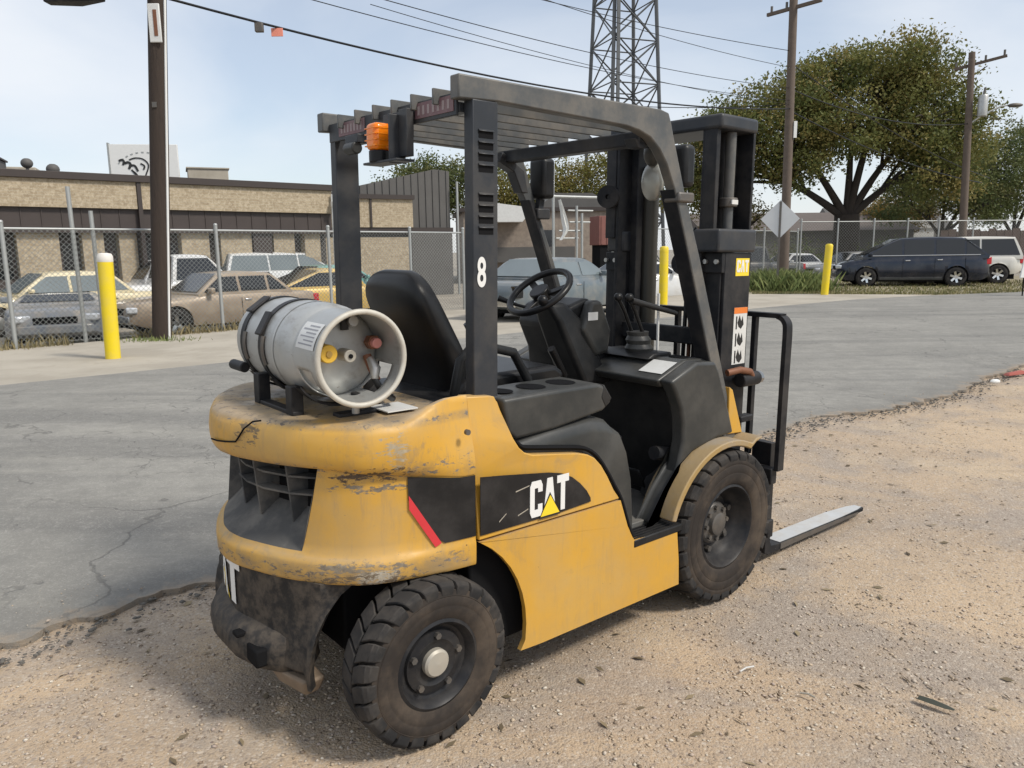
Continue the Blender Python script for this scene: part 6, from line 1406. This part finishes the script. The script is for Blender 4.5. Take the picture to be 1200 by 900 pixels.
def tree(name, label, base, lobes, n, size, mat, seed, trunk=(.4, 3), group=None, stems=1):
    t = thing(name, label, 'tree', base, 0, group); r = random.Random(seed); b = MB(); fork = trunk[1]
    b.tube([(0, 0, -.3), (.05, 0, fork*.5), (0, 0, fork)], [trunk[0]*1.25, trunk[0], trunk[0]*.9], 10)
    mains = []
    for li, (x, y, z, a, bb, c) in enumerate(lobes):
        p0 = Vector((0, 0, fork*.92))
        if li >= 6 and mains: p0 = min((q_[len(q_)//2] for q_ in mains), key=lambda v: (v-Vector((x, y, z))).length)
        p3 = Vector((x, y, z)); mid = p0.lerp(p3, .45)+Vector((0, 0, .12*(p3-p0).length*.5)); q = cspline([p0, mid, p3], 4)
        if li < 6: mains.append(q)
        r0 = trunk[0]*(.36 if li < 6 else .2)*min(1, (a*bb*c)**(1/3)/3+.4); b.tube(q, [lerp(r0, .05, k/(len(q)-1)) for k in range(len(q))], 7)
        for _ in range(5):
            k = r.randint(3, len(q)-1); e = Vector((x+r.uniform(-.8, .8)*a, y+r.uniform(-.8, .8)*bb, z+r.uniform(-.2, .8)*c)); m_ = q[k].lerp(e, .5)+Vector((r.uniform(-.4, .4), r.uniform(-.4, .4), r.uniform(0, .5))); qq = cspline([q[k], m_, e], 3)
            b.tube(qq, [lerp(r0*.4, .025, i/(len(qq)-1)) for i in range(len(qq))], 5)
    b.build('trunk', m_bark, t, smooth=60)
    V, Fc, tint = leaves(lobes, n, size, seed); fast('crown', V, Fc, mat, t, tint=tint)
    return t
oak = [(0, 0, 9.2, 4.2, 4, 3.0), (-4.2, -.5, 8.0, 3.4, 3.3, 2.5), (4.0, 0, 8.6, 3.2, 3.4, 2.9), (-7.2, .5, 6.6, 2.6, 2.8, 2.0), (5.2, -.6, 6.6, 2.2, 2.6, 2.2), (1.5, -1, 11.0, 3.0, 3, 1.7), (-3.6, -1.6, 5.6, 1.9, 2, 1.0), (4.2, -2, 4.9, 2.2, 2, .9), (-1.4, -2.5, 7.6, 2.0, 1.8, 1.2), (2.6, -2.5, 7.6, 1.8, 1.8, 1.2), (-8.8, 1, 5.6, 1.5, 1.8, 1.3), (-2.8, 0, 10.2, 2.4, 2.6, 1.5), (-7.0, 0, 8.0, 2.2, 2.4, 1.5), (-9.6, .5, 4.4, .9, 1.2, .7)]
tree('oak_tree', 'huge spreading oak with several thick limbs behind the dark blue car', (19.4, 45, 0), oak, 98000, .19, m_leaf_oak, 5, (.75, 3.3))
G_T = 'trees in the background'
tree('tree', 'yellow green tree at the right edge behind the transformer pole', (30.5, 55, 0), [(0, 0, 6.0, 3.0, 3, 2.4), (3.4, 0, 7.0, 2.8, 3, 2.6), (-2.4, .5, 4.6, 1.9, 2, 1.6), (2.2, -1, 4.2, 2.4, 2, 1.6)], 26000, .18, m_leaf_g, 8, (.4, 2.2), G_T)
tree('tree', 'green tree cut off by the right edge of the picture', (37.5, 58, 0), [(0, 0, 6.5, 3.2, 3, 3.0), (2.6, 0, 8.5, 2.8, 3, 2.6), (-2, 0, 4.5, 2, 2, 1.5)], 24000, .18, m_leaf_g, 9, (.4, 2.2), G_T)
tree('tree', 'small ochre yellow tree under the right side of the oak', (31.5, 62, 0), [(0, 0, 4.4, 2.4, 2, 1.6), (-2.2, 0, 3.8, 1.5, 1.5, 1.2)], 12000, .17, leafmat('ochre_leaves', (.16, .11, .03), (.26, .18, .05), (.34, .25, .09)), 10, (.25, 1.8), G_T)
tree('tree', 'dark green bushy tree behind the grey warehouse roof', (-5.6, 50, 0), [(0, 0, 5.4, 2.2, 2, 2.0), (2.3, 0, 5.5, 1.7, 2, 1.6), (-1.8, 0, 4.8, 1.5, 1.6, 1.1)], 18000, .18, m_leaf_g, 12, (.3, 2.2), G_T)
tree('tree', 'olive tree behind the right rear post of the forklift cage', (-.2, 51, 0), [(0, 0, 5.2, 2.0, 2, 1.9), (1.4, 0, 4.2, 1.3, 1.5, 1.3)], 12000, .18, m_leaf_y, 13, (.3, 2.2), G_T)
tree('tree', 'yellow green tree seen through the cage near the tower foot', (3.2, 50, 0), [(0, 0, 5.0, 1.3, 1.5, 1.9), (2.6, 0, 5.4, 1.7, 1.8, 2.0), (.8, 0, 3.8, 1.5, 1.5, 1.0)], 16000, .17, m_leaf_y, 14, (.3, 2.0), G_T)
tree('tree', 'thin sparse tree in the gap below the left side of the oak', (14.2, 50, 0), [(0, 0, 3.8, 1.8, 1.8, 1.5), (-1.6, 0, 4.6, 1.2, 1.4, 1.0), (1.8, 0, 3.4, 1.2, 1.3, .9)], 7000, .16, m_leaf_y, 15, (.2, 1.6), G_T)
for x_, y_, r_, sd_, lab in ((15.6, 43, 1.1, 31, 'round olive shrub in the yard below the oak'), (20.5, 42.5, .9, 32, 'low dark shrub in the yard behind the dark blue car roof'), (12.3, 41, .8, 33, 'small shrub in the yard left of the oak trunk')):
    tree('shrub', lab, (x_, y_, ZL), [(0, 0, 1.1*r_, 1.1*r_, r_, .9*r_), (.8*r_, 0, .8*r_, .8*r_, .8*r_, .6*r_)], 3000, .12, m_leaf_g, sd_, (.08, .4), 'shrubs in the yard')
def blades(name, n, sampler, hmin, hmax, mat, seed, lean=.5, wd=.012):
    r = np.random.default_rng(seed); x, y = sampler(r, n); n = len(x); z = hv(x, y); hh = r.uniform(hmin, hmax, n)*(.5+.5*r.random(n)); a = r.uniform(0, 2*PI, n); dx, dy = np.cos(a)*hh*lean*r.random(n), np.sin(a)*hh*lean*r.random(n); b_ = r.uniform(0, 2*PI, n); wx, wy = np.cos(b_)*wd, np.sin(b_)*wd
    V = np.stack([np.stack([x-wx, y-wy, z], -1), np.stack([x+wx, y+wy, z], -1), np.stack([x+dx*.4+wx*.7, y+dy*.4+wy*.7, z+hh*.6], -1), np.stack([x+dx, y+dy, z+hh], -1)], 1).reshape(-1, 3)
    return fast(name, V, np.arange(n*4).reshape(n, 4), mat, tint=r.random(n))
m_grass = grass_mat('verge_grass', (.11, .125, .045), (.30, .255, .13)); m_weed = grass_mat('green_weeds', (.10, .14, .045), (.22, .24, .09)); m_dry = grass_mat('dry_grass', (.16, .14, .07), (.34, .28, .16))
def s_verge(r, n):
    t = r.random(n); x = 8.2+t*13+r.normal(size=n)*.2; lo = np.interp(x, [8.2, 9.5, 13, 15.7, 19, 22], [25.3, 24.9, 23.7, 24.1, 25.9, 28.4]); hi = np.interp(x, [8.2, 10, 13.6, 22], [27.6, 29.5, 34, 36]); y = lo+(hi-lo)*r.random(n)**1.6
    return x, y
o = blades('verge_grass', 15000, s_verge, .03, .13, m_grass, 21, .6, .018); o['kind'] = 'stuff'
def s_weed(r, n): return 9.7+r.normal(size=n)*.55, 27.6+r.normal(size=n)*.7
o = blades('tall_weeds', 9000, s_weed, .12, .85, m_weed, 22, .9, .011); tag(o, 'clump of tall green weeds at the foot of the diamond sign', 'weeds')
def s_fence(r, n): t = r.uniform(-9, 10, n); q = np.abs(r.normal(size=n))*.16; return F0.x+FU.x*t-FN_.x*q*.6, F0.y+FU.y*t-FN_.y*q*.6
def s_fence2(r, n):
    t = r.uniform(-9, 10, n); keep = vnoise(t, t*0, .9, 77)+.5 > .45; t = t[keep]; q = r.normal(size=len(t))*.12+.05
    return F0.x+FU.x*t+FN_.x*q, F0.y+FU.y*t+FN_.y*q
o = blades('fence_line_grass', 6000, s_fence2, .04, .28, m_dry, 23, .7, .010); o['kind'] = 'stuff'
def s_pole(r, n): return -6.35+r.normal(size=n)*.35, 13.75+r.normal(size=n)*.14
o = blades('pole_foot_grass', 260, s_pole, .03, .14, m_weed, 24, .7, .012); o['kind'] = 'stuff'

# ================================================================== SMALL DEBRIS
dt = MB(); x, y = 1.44, 2.40; z = h(x, y)
dt.loft([[(-.055, -.012, 0), (-.05, .012, .004), (-.05, .0, .012)], [(-.01, -.016, .002), (-.005, .014, .004), (-.005, 0, .014)], [(.035, -.012, 0), (.04, .010, .003), (.04, 0, .010)], [(.06, -.004, 0), (.062, .004, .002), (.061, 0, .006)]])
o = dt.build('leaf_scrap', M('dark_green_scrap', (.06, .065, .05), .7), None, bevel=.002); o.location = (x, y, z+.006); o.rotation_euler = (0, 0, -.75); tag(o, 'dark curled scrap lying on the dirt at the lower right', 'scrap')
for i, (x, y, l, a, m_, lab) in enumerate(((.86, 2.62, .07, .5, m_label, 'pale twig on the dirt in front of the rear wheel'), (1.02, 2.45, .05, -.6, m_cap, 'short pale stick on the dirt left of the dark scrap'), (-.72, 1.98, .06, .3, m_label, 'thin pale straw on the dirt behind the forklift'))):
    o = MB().tube([(-l/2, 0, 0), (0, .004, .003), (l/2, 0, 0)], .0035, 6).build('twig', m_, None, smooth=60); o.location = (x, y, h(x, y)+.006); o.rotation_euler = (0, 0, a); tag(o, lab, 'twig', 'twigs on the dirt')
rd = MB(); rd.loft([[(-.18, -.03, 0), (.18, -.05, 0), (.2, .04, 0), (-.16, .06, 0)], [(-.15, -.02, .035), (.12, -.03, .05), (.14, .03, .04), (-.12, .04, .03)]])
o = rd.build('red_rag', M('faded_red_cloth', (.35, .10, .08), .9), None, bevel=.01); o.location = (6.1, 9.15, h(6.1, 9.15)+.01); o.rotation_euler = (0, 0, .5); tag(o, 'faded red rag on the dirt at the road edge', 'rag')
o = MB().ball((0, 0, 0), (.06, .035, .03), 8, 6).build('paper_ball', m_white, None); o.location = (5.55, 8.65, h(5.55, 8.65)+.03); tag(o, 'crumpled white paper at the crumbling road edge', 'paper')
br_ = thing('barricade', 'white folding barricade leaning at the right edge of the picture', 'barricade', (14.95, 22.5, 0), .3)
MB().loft([[(-.12, -.02, .55), (.30, -.02, .55), (.30, .02, .55), (-.12, .02, .55)], [(.02, -.02, 1.3), (.34, -.02, 1.3), (.34, .02, 1.3), (.02, .02, 1.3)]]).build('board', m_white, br_, bevel=.01)
for x in (.02, .28): MB().tube([(x, -.02, 0), (x+.02, 0, .56)], .018, 8).build('leg', m_dark, br_, smooth=60)
